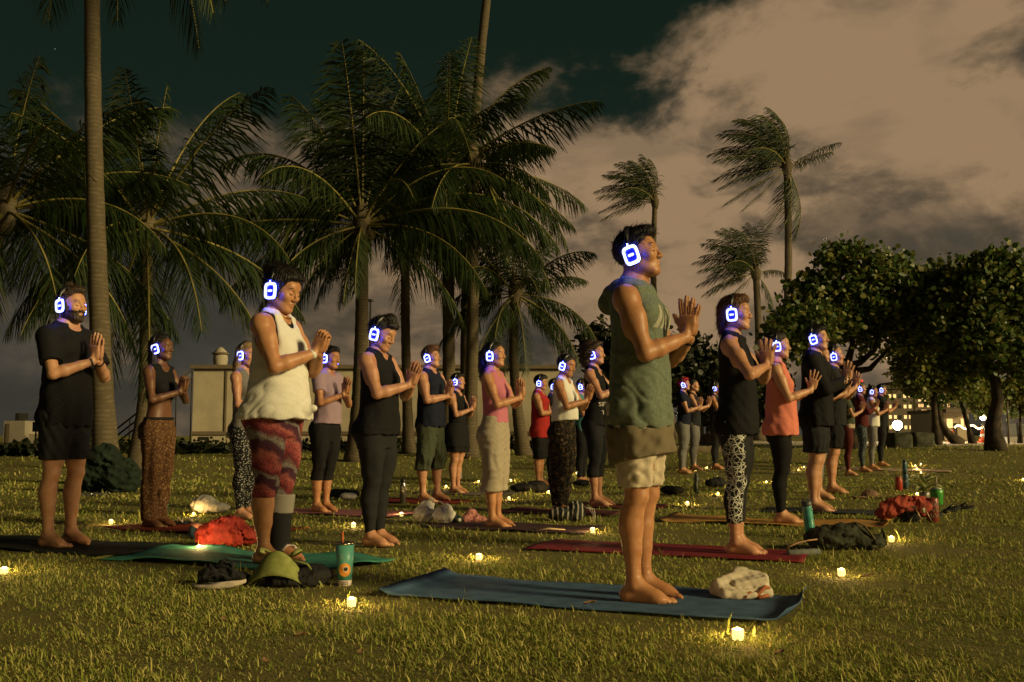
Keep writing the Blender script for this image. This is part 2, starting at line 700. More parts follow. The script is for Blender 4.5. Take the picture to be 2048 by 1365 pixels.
def palm(label, basepx, y, crown, r0, r1, fronds, bend=0.0, wind=(0, 0, 0), n=44, nuts=0, droop=.95, mid=None, leafl=.30):
    """basepx: x pixel of the foot; crown: pixel of the crown at the same distance"""
    b = deep(basepx, 900, y)
    b.z = float(gz(y)) - .05
    c = deep(crown[0], crown[1], y)
    root = empty('palm_tree', b)
    tag(root, label, 'palm tree', 'palm trees of the park')
    rel = c - b
    P, R = [], []
    m = 34
    for i in range(m + 1):
        t = i / m
        p = rel * t
        p.x += bend * math.sin(math.pi * t)
        if mid:
            p.x += mid[0] * math.exp(-((t - mid[1]) / .2) ** 2)
        sw = r0 * .75 * math.exp(-t * rel.z / .55)
        P.append(p)
        R.append((r0 + (r1 - r0) * t + sw) * (1.035 if i % 2 else .975))
    tr = MB().tube(P, R, 12)
    tr.build('trunk', M_TRUNK, root)
    for i, f in enumerate(fronds):
        az, el, L, sag = f[:4]
        me = frond_mesh(math.radians(az), math.radians(el), L, sag, wind, n, seed=i * 37 + len(label), droop=droop, leafl=leafl)
        obj('frond', me, None, root, rel)
    for i in range(nuts):
        a = i * 2.4
        s = MB()
        s.lathe([(.02, -.13), (.075, -.09), (.10, 0), (.075, .09), (.02, .13)], 10, c=(0, 0, 0))
        s.build('coconut', mat('coconut_husk', (.10, .085, .035), .7, var=.2), root, rel + Vector((.2 * math.cos(a), .2 * math.sin(a), -.22 - .05 * (i % 2))))
    # boot of old leaf bases under the crown
    bt = MB()
    bt.lathe([(r1 * 1.0, -.45), (r1 * 1.5, -.15), (r1 * 1.7, .1), (r1 * .8, .5)], 10)
    bt.build('crownshaft', M_TRUNK, root, rel)
    return root


def ring_fronds(k, L, seed, lo=-35, hi=78, sag=(.9, 1.6), az0=0.0, bias=None):
    r = np.random.default_rng(seed)
    out = []
    for i in range(k):
        t = (i + .5) / k
        az = az0 + i * 137.5 + r.uniform(-14, 14)
        el = hi + (lo - hi) * t ** .9 + r.uniform(-7, 7)
        out.append((az, el, L * r.uniform(.82, 1.08) * (.8 if t < .12 else 1), r.uniform(*sag) * (.6 + .5 * t)))
    return out


# the big palm in the middle: fronds as they stand in the photograph (azimuth, elevation, length, sag); azimuth 0 = right, 270 = to the camera
mid = [(172, 52, 3.9, 1.5), (185, 26, 3.5, 1.5), (200, 4, 4.2, .75), (190, -8, 3.6, 1.3), (100, 82, 4.3, .35), (250, 78, 3.9, .5), (60, 74, 3.9, .7),
       (20, 62, 3.7, .9), (350, 44, 3.6, 1.5), (5, 30, 4.9, 1.75), (340, 14, 4.6, 1.35), (325, -4, 4.0, 1.2), (275, -20, 2.6, 1.5), (262, -42, 2.2, 1.2),
       (225, -18, 3.2, 1.3), (215, -38, 2.6, 1.2), (150, 66, 4.0, .8), (130, 40, 3.8, 1.2), (70, 45, 3.9, 1.2), (110, 15, 3.6, 1.3), (40, 8, 4.0, 1.4),
       (300, 35, 3.0, 1.7), (235, 40, 3.2, 1.6), (160, -15, 3.4, 1.2), (20, -22, 3.2, 1.2)]
palm('large spreading palm in the middle with low crown and bright midribs', 712, 22.0, (724, 452), .17, .13, mid, bend=.05, n=74, nuts=4)
palm('tall left palm whose trunk runs out of the top of the frame', 217, 15.5, (186, -430), .165, .095, ring_fronds(20, 4.2, 3, -60, 70, (1.4, 2.2)) +
     [(15, -25, 4.4, 1.6), (350, -48, 4.6, 1.2), (195, -35, 4.4, 1.5), (300, -20, 4.4, 1.8), (18, 5, 4.8, 1.9), (210, -55, 4.6, 1.0), (330, -30, 4.8, 1.5)], bend=-.10, n=66, droop=1.0)
palm('dark bushy palm behind the crop top on the left', 275, 19.0, (292, 455), .15, .11, ring_fronds(24, 3.6, 5, -45, 85, (.9, 1.6)), bend=.08, n=66, droop=.95, mid=(.05, .3))
palm('palm at the far left with fronds reaching into the frame', -90, 17.0, (10, 420), .18, .13, ring_fronds(24, 3.7, 8, -40, 80, (1.0, 1.7)), bend=-.2, n=66, droop=.95)
palm('slim dark palm behind the bowed figure in black', 818, 25.0, (812, 400), .12, .11, ring_fronds(22, 3.8, 12, -50, 84, (.9, 1.6)), bend=-.05, n=60)
palm('palm with tall upright crown right of the large one', 898, 24.0, (893, 345), .16, .13, ring_fronds(26, 3.9, 15, -45, 88, (.6, 1.4), 40), bend=.02, n=66)
palm('leaning palm whose trunk leaves the frame at the top centre', 930, 26.0, (1040, -460), .15, .10, ring_fronds(18, 3.6, 19, -40, 80, (1.0, 1.6)), bend=-.45, n=30)
palm('hanging-crown palm in front of the leaning trunk', 938, 23.0, (945, 330), .15, .12, ring_fronds(18, 2.9, 22, -75, 40, (1.2, 2.0)), bend=.05, n=60, droop=1.1)
palm('low palm with curved trunk beside the pink top', 1048, 24.0, (1030, 590), .13, .10, ring_fronds(24, 2.4, 25, -55, 80, (1.0, 1.8)), bend=-.12, n=58, droop=.9)
WIND = (-.9, 0.1, .10)
BLOWN = [(150, 76, 3.6, .9), (170, 62, 3.7, 1.0), (195, 68, 3.6, .9), (210, 50, 3.6, 1.1), (155, 45, 3.7, 1.0), (180, 32, 3.9, .9), (200, 18, 3.8, .8), (165, 8, 3.6, .9), (190, -8, 3.6, .9),
         (60, 80, 3.2, .8), (20, 76, 3.0, 1.0), (110, 60, 3.4, 1.0), (250, 62, 3.4, 1.0), (280, 74, 3.2, .9), (130, 25, 3.5, 1.0), (235, 25, 3.4, 1.1), (175, 52, 3.8, .8), (185, 82, 3.2, .9)]
palm('far slim palm blown left above the hoodie', 1352, 62.0, (1310, 405), .22, .16, BLOWN, bend=-.6, wind=WIND, n=46, droop=.7)
palm('tallest far palm blown left on the right', 1556, 48.0, (1574, 335), .22, .17, BLOWN + [(8, 22, 2.6, .5), (350, 30, 2.7, .9), (340, -65, 3.8, .4), (250, -78, 4.0, .2), (300, -72, 3.6, .3), (200, -30, 3.8, .7), (210, -45, 3.4, .7)],
     bend=.25, wind=(-1.1, .1, .1), n=52, droop=.75)
palm('small far palm left of the tallest one', 1518, 60.0, (1512, 548), .24, .2, BLOWN + [(10, 70, 3.4, .3), (0, 20, 2.2, 1.4), (350, -50, 2.6, 1.0), (200, -35, 3.0, 1.0), (190, -10, 3.4, 1.0)], bend=.1, wind=(-.6, .1, .0), n=46, droop=.75)

# ------------------------------------------------------------------ broad-leaved trees
M_GRAPE = leafmat('broad_leaves', (.045, .085, .016), (.075, .120, .026), (.22, .21, .06), .45, .4, .35)
M_GRAPE_LIT = leafmat('lamplit_leaves', (.08, .12, .02), (.14, .17, .035), (.28, .25, .07), .45, .4, .4)  # brighter, yellower leaf colour with the glow of the lamps painted in
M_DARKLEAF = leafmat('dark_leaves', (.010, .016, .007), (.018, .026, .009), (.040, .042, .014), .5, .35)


def leaves(name, blobs, count, size, m, parent, seed, shell=.55):
    """round leaf blades scattered in clumps through a set of ellipsoids (cx,cy,cz,rx,ry,rz)"""
    r = np.random.default_rng(seed)
    w = np.array([b[3] * b[4] * b[5] for b in blobs]) ** .7
    w = w / w.sum()
    C = []
    nc = max(30, count // 14)
    for b, k in zip(blobs, np.maximum(4, (w * nc).astype(int))):
        u = r.normal(size=(k, 3))
        u /= np.linalg.norm(u, axis=1)[:, None]
        rad = shell + (1 - shell) * r.uniform(size=(k, 1)) ** .6
        rad *= r.uniform(.86, 1.12, (k, 1))
        C.append(u * rad * np.array(b[3:6]) + np.array(b[:3]))
    C = np.concatenate(C)
    i = r.integers(0, len(C), count)
    P = C[i] + r.normal(size=(count, 3)) * size * 1.9
    nrm = r.normal(size=(count, 3)) + np.array([.2, -.35, .55])
    nrm /= np.linalg.norm(nrm, axis=1)[:, None]
    a = np.cross(nrm, r.normal(size=(count, 3)))
    a /= np.linalg.norm(a, axis=1)[:, None] + 1e-6
    b = np.cross(nrm, a)
    s = size * r.uniform(.6, 1.25, (count, 1))
    ang = np.arange(6) * math.pi / 3
    cup = r.uniform(-.25, .25, (count, 1))
    V = np.stack([P + a * s * math.cos(t) + b * s * .88 * math.sin(t) + nrm * s * cup * abs(math.cos(t)) for t in ang], 1).reshape(-1, 3)
    base = np.arange(count)[:, None] * 6
    F = np.concatenate([base + np.array([0, 1, 2, 3]), base + np.array([0, 3, 4, 5])])
    o = obj(name, mesh_np(name, V, F, False), m, parent)
    return o


def tree(label, base, trunk, r0, blobs, count, size, m, seed, limbs=(), cat='tree', name='tree'):
    """base point; trunk: list of relative points; limbs: relative polylines; blobs relative"""
    root = empty(name, base)
    tag(root, label, cat, 'leafy trees at the edge of the lawn')
    if trunk:
        k = len(trunk)
        t = MB().tube(trunk, [r0 * (1.5 if i == 0 else 1 - .45 * i / (k - 1)) for i in range(k)], 10)
        t.build('trunk', M_BARK, root)
    for L in limbs:
        k = len(L)
        rr = r0 * .48
        MB().tube(L, [rr * (1 - .75 * i / (k - 1)) for i in range(k)], 7).build('limb', M_BARK, root)
    leaves('crown', blobs, count, size, m, root, seed)
    return root


def rel(px, py, y, b, dy=0.0):
    p = deep(px, py, y + dy)
    return (p.x - b.x, p.y - b.y, p.z - b.z)


def blob(px, py, rx, rz, y, b, dy=0.0, ry=None):
    p = rel(px, py, y, b, dy)
    k = y / FPX
    return (*p, rx * k, (ry if ry else rx * .8) * k, rz * k)


# big dark tree behind the right-hand row
Y1 = 27.0
b1 = deep(1700, 900, Y1)
b1.z = float(gz(Y1)) - .05
tree('large dark broad-leaved tree behind the coral tank and black tops', b1,
     [(0, 0, 0), rel(1697, 830, Y1, b1), rel(1692, 770, Y1, b1), rel(1690, 730, Y1, b1)], .26,
     [blob(1640, 620, 85, 75, Y1, b1), blob(1705, 560, 90, 70, Y1, b1), blob(1780, 580, 80, 70, Y1, b1), blob(1600, 660, 60, 55, Y1, b1, -1), blob(1760, 650, 90, 55, Y1, b1, 1),
      blob(1690, 520, 45, 35, Y1, b1), blob(1560, 690, 40, 40, Y1, b1, 1), blob(1830, 640, 60, 60, Y1, b1, 1), blob(1850, 590, 60, 55, Y1, b1, .5), blob(1880, 660, 60, 50, Y1, b1, .5)], 13500, .078, M_GRAPE, 41,
     [[rel(1690, 735, Y1, b1), rel(1720, 725, Y1, b1), rel(1750, 700, Y1, b1), rel(1757, 660, Y1, b1)],
      [rel(1692, 745, Y1, b1), rel(1740, 738, Y1, b1), rel(1775, 700, Y1, b1, .4)],
      [rel(1690, 735, Y1, b1), rel(1665, 690, Y1, b1), rel(1640, 640, Y1, b1)], [rel(1692, 740, Y1, b1), rel(1705, 690, Y1, b1), rel(1700, 620, Y1, b1)]])
Y2 = 26.0
b2 = deep(1992, 900, Y2)
b2.z = float(gz(Y2)) - .02
tree('big tree with thick bent trunk at the right edge', b2,
     [(0, 0, 0), rel(1985, 850, Y2, b2), rel(1996, 800, Y2, b2), rel(1990, 760, Y2, b2), rel(1975, 725, Y2, b2)], .20,
     [blob(1960, 610, 100, 80, Y2, b2), blob(2040, 590, 90, 75, Y2, b2), blob(1900, 640, 70, 60, Y2, b2), blob(2000, 690, 95, 45, Y2, b2, -.5), blob(1900, 560, 60, 45, Y2, b2, 1),
      blob(2070, 680, 60, 60, Y2, b2), blob(1990, 540, 70, 35, Y2, b2), blob(1930, 720, 50, 30, Y2, b2), blob(2050, 730, 45, 30, Y2, b2)], 14000, .074, M_GRAPE, 43,
     [[rel(1985, 745, Y2, b2), rel(2010, 710, Y2, b2), rel(2035, 660, Y2, b2)], [rel(1978, 735, Y2, b2), rel(1945, 705, Y2, b2), rel(1915, 660, Y2, b2)],
      [rel(1980, 735, Y2, b2), rel(1975, 680, Y2, b2), rel(1965, 610, Y2, b2)]])
Y3 = 30.0
b3 = deep(1873, 890, Y3)
b3.z = float(gz(Y3)) - .02
tree('slimmer forked tree between the stone blocks and the thick trunk', b3,
     [(0, 0, 0), rel(1871, 850, Y3, b3), rel(1868, 810, Y3, b3), rel(1870, 775, Y3, b3)], .12,
     [blob(1850, 715, 75, 45, Y3, b3), blob(1900, 740, 60, 38, Y3, b3), blob(1820, 760, 45, 28, Y3, b3), blob(1870, 690, 70, 40, Y3, b3, 1), blob(1930, 770, 35, 26, Y3, b3)],
     6500, .070, M_GRAPE_LIT, 47,
     [[rel(1870, 785, Y3, b3), rel(1850, 755, Y3, b3), rel(1835, 725, Y3, b3)], [rel(1870, 785, Y3, b3), rel(1890, 750, Y3, b3), rel(1905, 720, Y3, b3)]])
Y4 = 33.0
b4 = deep(1905, 890, Y4)
b4.z = float(gz(Y4)) - .02
tree('leaning dark tree trunk beside the stone blocks', b4,
     [(.25, 0, 0), rel(1893, 865, Y4, b4), rel(1880, 840, Y4, b4), rel(1876, 800, Y4, b4)], .15,
     [blob(1880, 780, 45, 22, Y4, b4), blob(1905, 770, 35, 20, Y4, b4)], 900, .085, M_GRAPE, 48)
Y5 = 34.0
b5 = deep(1945, 888, Y5)
b5.z = float(gz(Y5)) - .02
tree('thin leaning tree in front of the lit house', b5,
     [(0, 0, 0), rel(1938, 860, Y5, b5), rel(1928, 825, Y5, b5), rel(1920, 800, Y5, b5)], .10,
     [blob(1915, 785, 30, 18, Y5, b5), blob(1955, 800, 32, 25, Y5, b5), blob(1950, 780, 30, 20, Y5, b5)], 1300, .08, M_GRAPE_LIT, 49)
Y6 = 36.0
b6 = deep(2040, 885, Y6)
b6.z = float(gz(Y6)) - .02
tree('pale green young tree at the right edge behind the thin poles', b6,
     [(0, 0, 0), rel(2040, 850, Y6, b6), rel(2040, 810, Y6, b6)], .07,
     [blob(2030, 800, 30, 26, Y6, b6), blob(2050, 780, 26, 26, Y6, b6), blob(2020, 775, 22, 20, Y6, b6)], 1500, .08, M_GRAPE_LIT, 53)
Y7 = 25.0
b7 = deep(1330, 900, Y7)
b7.z = float(gz(Y7)) - .02
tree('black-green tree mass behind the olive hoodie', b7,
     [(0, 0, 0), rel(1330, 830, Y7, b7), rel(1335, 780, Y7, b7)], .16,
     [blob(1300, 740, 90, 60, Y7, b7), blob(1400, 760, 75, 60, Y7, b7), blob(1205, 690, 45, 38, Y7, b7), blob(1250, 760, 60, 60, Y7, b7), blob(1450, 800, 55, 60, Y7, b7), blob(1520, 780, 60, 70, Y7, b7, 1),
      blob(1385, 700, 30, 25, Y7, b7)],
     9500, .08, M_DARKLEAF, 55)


def bush(label, px0, px1, pyt, y, m, seed, count, size=.06, depth=.5):
    b = deep((px0 + px1) / 2, 900, y)
    b.z = float(gz(y))
    root = empty('hedge', b)
    tag(root, label, 'hedge', 'low hedges along the wall')
    k = y / FPX
    h = deep(px0, pyt, y).z - b.z
    n = max(2, int((px1 - px0) * k / .7))
    bl = []
    for i in range(n):
        x = ((i + .5) / n - .5) * (px1 - px0) * k
        bl.append((x, random.uniform(-.1, .1), h * .45, .55, depth, h * random.uniform(.48, .60)))
    leaves('foliage', bl, count, size, m, root, seed, .7)
    c = MB()
    for q_ in bl:
        c.tube([(q_[0], 0, 0), (q_[0] + .05, .03, h * .6)], [.03, .01], 5)
    c.build('stems', M_BARK, root)


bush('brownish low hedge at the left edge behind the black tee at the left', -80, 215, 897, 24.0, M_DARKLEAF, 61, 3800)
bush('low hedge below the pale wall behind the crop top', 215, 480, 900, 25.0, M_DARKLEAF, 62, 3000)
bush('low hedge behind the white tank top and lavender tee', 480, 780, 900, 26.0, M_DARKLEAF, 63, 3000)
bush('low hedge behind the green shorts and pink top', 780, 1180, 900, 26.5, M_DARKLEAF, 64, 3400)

# ------------------------------------------------------------------ pale building on the left
M_WALL = mat('tan_stucco', (.44, .38, .28), .92, var=.08, scale=1.4, bump=.3, bscale=30)
M_WALL2 = mat('grey_stucco', (.34, .30, .24), .92, var=.08, scale=1.4)
M_TRIM = mat('wall_cornice', (.16, .125, .085), .9, var=.15)
M_DARKO = mat('dark_opening', (.02, .02, .018), .6)
M_STEEL = mat('dark_steel', (.035, .033, .03), .5, metal=.4)


def facade():
    y = 34.0
    b = deep(700, 890, y)
    b.z = float(gz(y))
    x0, x1 = deep(386, 800, y).x - b.x, deep(1120, 800, y).x - b.x
    zt = deep(700, 738, y).z - b.z
    root = empty('park_building', b)
    tag(root, 'long pale tan flat-roofed building behind the palms on the left', 'building')
    MB().box((x0, 0, -.1), (x1, 7, zt)).build('wall', M_WALL, root, smooth=False)
    MB().box((x0 - .12, -.12, zt), (x1 + .12, 7.1, zt + .13)).build('roof_edge', M_TRIM, root, smooth=False)
    MB().box((x0 - .04, -.05, .30), (x1 + .04, .0, .42)).build('plinth_band', M_TRIM, root, smooth=False)
    for px in (452, 560, 672, 770, 1010):
        x = deep(px, 800, y).x - b.x
        MB().box((x - .03, -.035, .42), (x + .03, .002, zt)).build('pilaster', M_TRIM, root, smooth=False)
    for px, w_ in ((378, 10), (640, 12)):
        x = deep(px + 30, 877, y).x - b.x
        z = deep(px, 877, y).z - b.z
        MB().box((x - w_ * y / FPX, -.03, z - .05), (x + w_ * y / FPX, .002, z + .05)).build('vent', M_DARKO, root, smooth=False)
    # round tank on the roof
    k = y / FPX
    t = empty('roof_tank', Vector((deep(421, 700, y).x, y + 1.2, b.z + zt + .13)))
    tag(t, 'small round tank standing on the pale roof', 'tank')
    MB().lathe([(.20, 0), (.24, .1), (.26, .3), (.22, .55), (.10, .68), (.03, .72)], 16).build('drum', M_WALL2, t)
    MB().lathe([(.30, .46), (.31, .50), (.25, .53)], 16).build('rim', M_TRIM, t)
    # stair rails climbing to the roof
    s0, s1 = deep(238, 862, y), deep(392, 742, y)
    st = empty('stair_rail', Vector((s0.x, y - .4, b.z)))
    tag(st, 'sloping double handrail climbing to the pale roof', 'handrail')
    d = s1 - s0
    for off in (0, -.24, -.48):
        MB().tube([(0, 0, s0.z - b.z + off), (d.x, 0, s1.z - b.z + off)], .03, 6).build('rail', M_STEEL, st)
    for i in range(6):
        t_ = i / 5
        zt_ = s0.z - b.z + d.z * t_
        MB().tube([(d.x * t_, 0, -.05), (d.x * t_, 0, zt_)], .025, 6).build('post', M_STEEL, st)
    # small hut at the far left
    h = deep(36, 890, 36)
    h.z = float(gz(36))
    hut = empty('service_hut', h)
    tag(hut, 'low pale service hut at the far left edge', 'hut')
    k = 36 / FPX
    MB().box((-30 * k, 0, -.1), (12 * k, 2.5, deep(36, 842, 36).z - h.z)).build('wall', M_WALL2, hut, smooth=False)
    MB().box((12 * k, .3, -.1), (60 * k, 2.3, deep(36, 868, 36).z - h.z)).build('annex', M_WALL2, hut, smooth=False)
    MB().box((-25 * k, -.03, .0), (-18 * k, .002, deep(36, 848, 36).z - h.z)).build('door', M_TRIM, hut, smooth=False)
    MB().box((-22 * k, .5, deep(36, 842, 36).z - h.z), (-14 * k, 1.2, deep(36, 826, 36).z - h.z)).build('roof_box', M_DARKO, hut, smooth=False)
    sg = deep(70, 885, 33)
    sg.z = float(gz(33))
    sgn = empty('notice_board', sg)
    tag(sgn, 'small dark notice board behind the black tee at the left', 'sign')
    k = 33 / FPX
    za, zb = deep(70, 864, 33).z - sg.z, deep(70, 844, 33).z - sg.z
    MB().box((-6.5 * k, 0, za), (6.5 * k, .05, zb)).build('board', mat('notice_blue_black', (.015, .025, .035), .5), sgn, smooth=False)
    MB().tube([(0, .03, -.1), (0, .03, za)], .03, 6).build('post', M_STEEL, sgn)
    # far thin light mast behind the middle palm
    m = deep(737, 885, 40)
    m.z = float(gz(40))
    mast = empty('light_mast', m)
    tag(mast, 'thin dark mast right of the large palm trunk', 'mast')
    MB().tube([(0, 0, -.1), (0, 0, deep(737, 600, 40).z - m.z)], [.05, .035], 8).build('shaft', M_STEEL, mast)
    MB().box((-.12, -.05, deep(737, 604, 40).z - m.z), (.12, .05, deep(737, 599, 40).z - m.z)).build('head', M_STEEL, mast)


facade()

# ------------------------------------------------------------------ right-hand background
M_STONE = mat('mossy_stone', (.085, .088, .058), .95, var=.3, scale=4, bump=.7, bscale=18)
LITW = mat('lit_window', (.6, .45, .2), .5, emit=(1.0, .66, .25), estr=1.0)
LITW2 = mat('dim_window', (.4, .3, .2), .5, emit=(1.0, .55, .2), estr=.8)
M_CONDO = mat('condo_concrete', (.16, .13, .10), .9)


def block(px0, px1, py0, py1, y, label):
    b = deep((px0 + px1) / 2, py1, y)
    b.z = float(gz(y))
    k = y / FPX
    w, h = (px1 - px0) * k / 2, deep(px0, py0, y).z - b.z
    F = Fld((-w - .1, -.1, -.15), (w + .1, 1.1, h + .1), .05)
    F.rbox((0, .5, h / 2 - .05), (w, .48, h / 2 + .05), .07, 0)
    F.D = F.D + .014 * wob(F.grid(), 6, int(px0))
    V, Fc = F.nets()
    o = obj('stone_block', mesh_np('stone_block', V, Fc), M_STONE, None, b)
    tag(o, label, 'stone block', 'stone blocks at the lawn edge')


block(1787, 1829, 866, 903, 27.5, 'left of the two squat mossy stone blocks at the lawn edge')
block(1831, 1873, 865, 902, 27.8, 'right of the two squat mossy stone blocks at the lawn edge')


def condo():
    y = 170.0
    b = deep(1880, 872, y)
    b.z = .4
    root = empty('apartment_tower', b)
    tag(root, 'far apartment tower with rows of lit windows behind the trees', 'building')
    k = y / FPX
    x0, x1, zt = -48 * k, 40 * k, deep(1880, 768, y).z - b.z
    MB().box((x0, 0, 0), (x1, 14, zt)).build('wall', M_CONDO, root, smooth=False)
    MB().box((x0 - .5, -.5, zt), (x1 + .5, 14.5, zt + .8)).build('roof', M_TRIM, root, smooth=False)
    r = random.Random(4)
    win = {}
    for nm, m in (('a', LITW), ('b', LITW2), ('c', M_DARKO)):
        me = MB().box((-.20, -.06, -.26), (.20, .02, .26)).mesh('window', False)
        me.materials.append(m)
        win[nm] = me
    for j in range(7):
        for i in range(13):
            q_ = r.random()
            nm = 'a' if q_ < .30 else ('b' if q_ < .52 else 'c')
            o = obj('window', win[nm], None, root, (x0 + .8 + i * (x1 - x0 - 1.6) / 12, 0, 1.6 + j * (zt - 3) / 6.4))
    # low wing to the left
    b2 = deep(1795, 872, 150)
    b2.z = .4
    w = empty('apartment_wing', b2)
    tag(w, 'far lower building with few lit windows left of the tower', 'building')
    k = 150 / FPX
    z2 = deep(1795, 778, 150).z - b2.z
    MB().box((-18 * k, 0, 0), (34 * k, 10, z2)).build('wall', M_CONDO, w, smooth=False)
    MB().box((-18 * k - .3, -.3, z2), (34 * k + .3, 10.3, z2 + .5)).build('roof', M_TRIM, w, smooth=False)
    for j in range(4):
        for i in range(5):
            obj('window', win['a' if r.random() < .4 else 'c'], None, w, ((-13 + i * 10) * k, 0, 1.6 + j * (z2 - 2.4) / 3.2))


condo()


def house():
    y = 60.0
    b = deep(1915, 878, y)
    b.z = float(gz(y))
    k = y / FPX
    root = empty('lit_house', b)
    tag(root, 'low pale house front lit warm behind the leaning trees', 'house')
    h = deep(1915, 826, y).z - b.z
    MB().box((-26 * k, 0, -.1), (24 * k, 5, h)).build('wall', mat('house_render', (.45, .36, .25), .9, var=.06), root, smooth=False)
    MB().box((-29 * k, -.6, h), (27 * k, 5.3, h + .22)).build('roof', M_TRIM, root, smooth=False)
    MB().box((-8 * k, -.04, .1), (0, .01, h * .62)).build('door', M_DARKO, root, smooth=False)
    for px in (-20, -14, 8, 16):
        MB().box((px * k, -.05, h * .45), ((px + 5) * k, .01, h * .78)).build('window', LITW, root, smooth=False)
    # garland of warm bulbs along the terrace
    g = empty('light_garland', Vector((b.x, y - 1.5, b.z)))
    tag(g, 'row of warm bulbs along the terrace in front of the pale house', 'string lights')
    bulb = MB().lathe([(.01, -.06), (.05, -.03), (.06, 0), (.05, .035), (.01, .06)], 8).mesh('bulb')
    bulb.materials.append(mat('bulb_glow', (1, .8, .4), .5, emit=(1.0, .72, .30), estr=6.0))
    z = deep(1900, 855, y).z - b.z
    P = []
    for i in range(17):
        x = (-26 + i * 3.4) * k
        zz = z + .10 * math.sin(i * .8)
        P.append((x, 0, zz + .1))
        obj('bulb', bulb, None, g, (x, 0, zz))
    MB().tube(P, .015, 5).build('cable', M_STEEL, g)
    for x in (P[0][0], P[8][0], P[-1][0]):
        MB().tube([(x, .05, -.05), (x, .05, z + .15)], .04, 6).build('post', M_STEEL, g)


house()


def lamp(px, py, y, r, e, col, label, watts, name='street_lamp'):
    b = deep(px, 885, y)
    b.z = float(gz(y))
    root = empty(name, b)
    tag(root, label, 'lamp', 'lit lamps beyond the lawn')
    z = deep(px, py, y).z - b.z
    MB().tube([(0, 0, -.1), (0, 0, z - r)], [.06, .045], 8).build('post', M_STEEL, root)
    MB().lathe([(r * .5, -r * 1.15), (r * .6, -r)], 10, c=(0, 0, z)).build('collar', M_STEEL, root)
    MB().lathe([(r * math.sin(t), -r * math.cos(t)) for t in np.linspace(.15, math.pi - .15, 9)], 14, c=(0, 0, z)).build('globe', mat(name + '_glow', (1, .9, .7), .5, emit=col, estr=e), root)
    ld = bpy.data.lights.new('lamp_light', 'POINT')
    ld.energy = watts
    ld.color = col
    ld.shadow_soft_size = r * 1.05
    lo = bpy.data.objects.new('lamp_light', ld)
    COL.objects.link(lo)
    lo.parent = root
    lo.location = (0, 0, z)
    return root


lamp(1796, 851, 40.0, .19, 60.0, (1.0, .86, .62), 'brightest white lamp just left of the stone blocks', 8000, 'flood_lamp')
lamp(1968, 836, 42.0, .11, 30.0, (1.0, .72, .38), 'small warm street lamp beside the thick trunk on the right', 8000)

M_CONE = mat('cone_orange', (.60, .10, .03), .5, var=.08)
M_CONEW = mat('cone_white_band', (.7, .68, .62), .4)


def cone(px, py0, py1, y, label):
    b = deep(px, py1, y)
    b.z = float(gz(y)) + .006
    root = empty('traffic_cone', b)
    tag(root, label, 'traffic cone', 'orange cones by the road')
    h = deep(px, py0, y).z - b.z
    MB().lathe([(.14, .035), (.10, h * .4)], 14).build('cone_body', M_CONE, root)
    MB().lathe([(.1005, h * .4), (.075, h * .62)], 14).build('reflective_band', M_CONEW, root)
    MB().lathe([(.0755, h * .62), (.03, h), (.02, h + .01)], 14).build('cone_top', M_CONE, root)
    MB().box((-.19, -.19, 0), (.19, .19, .035)).build('base_plate', M_CONE, root, smooth=False)


cone(1906, 860, 882, 38.5, 'left orange traffic cone on the pale path')
cone(1965, 858, 880, 39.5, 'right orange traffic cone below the street lamp')


def car(px, y, rz, col, label):
    b = deep(px, 880, y)
    b.z = float(gz(y))
    root = empty('parked_car', b, rz)
    tag(root, label, 'car', 'dark cars parked beyond the path')
    F = Fld((-2.4, -1.0, .1), (2.4, 1.0, 1.6), .07)
    F.rbox((0, 0, .62), (2.1, .84, .34), .22, 0)
    F.rbox((-.15, 0, 1.05), (1.15, .70, .36), .26, .18)
    for sx in (-1.3, 1.3):
        for sy in (-.85, .85):
            F.cone((sx, sy - .2, .33), (sx, sy + .2, .33), .37, .37, 0, sub=True)
    V, Fc = F.nets()
    put_part('body', relax(V, Fc, 1), Fc, mat('car_paint_' + col[0], col[1], .3, spec=.5, var=.03), root)
    gl = mat('car_glass', (.012, .014, .016), .08, spec=.6)
    for s in (-1, 1):
        MB().add([(-1.05, s * .73, 1.0), (.75, s * .73, 1.0), (.42, s * .665, 1.32), (-.85, s * .665, 1.32)], [(0, 1, 2, 3)]).build('side_window', gl, root)
        for sx in (-1.3, 1.3):
            w = MB()
            w.lathe([(.16, -.11), (.30, -.11), (.33, -.08), (.33, .08), (.30, .11), (.16, .11)], 18)
            wv = w.build('wheel', mat('tyre', (.012, .012, .012), .8), root, (sx, s * .78, .33))
            wv.rotation_euler = (math.pi / 2, 0, 0)
            MB().lathe([(.02, -.115), (.19, -.115), (.19, .115), (.02, .115)], 14).build('rim', mat('alloy', (.3, .3, .3), .3, metal=.9), wv)
        MB().box((2.02, s * .62 - .14, .66), (2.09, s * .62 + .14, .78)).build('headlight', mat('headlight_glass', (.5, .5, .5), .15), root)
    return root


car(1880, 105.0, math.radians(4), ('black', (.012, .012, .014)), 'dark parked car glimpsed between the stone blocks and the leaning trunk')
car(1958, 110.0, math.radians(-3), ('navy', (.012, .014, .022)), 'dark parked car behind the two orange cones')


def pole(px, py0, py1, y, label):
    b = deep(px, py1, y)
    b.z = float(gz(y))
    root = empty('thin_pole', b)
    tag(root, label, 'pole', 'thin poles at the right edge')
    h = deep(px, py0, y).z - b.z
    MB().tube([(0, 0, -.05), (0, 0, h)], [.035, .03], 8).build('shaft', M_TRIM, root)
    MB().lathe([(.05, 0), (.03, .05)], 8, c=(0, 0, h)).build('cap', M_TRIM, root)


pole(2003, 800, 885, 33.0, 'left of the two thin poles near the right edge')
pole(2018, 806, 886, 33.5, 'right of the two thin poles near the right edge')


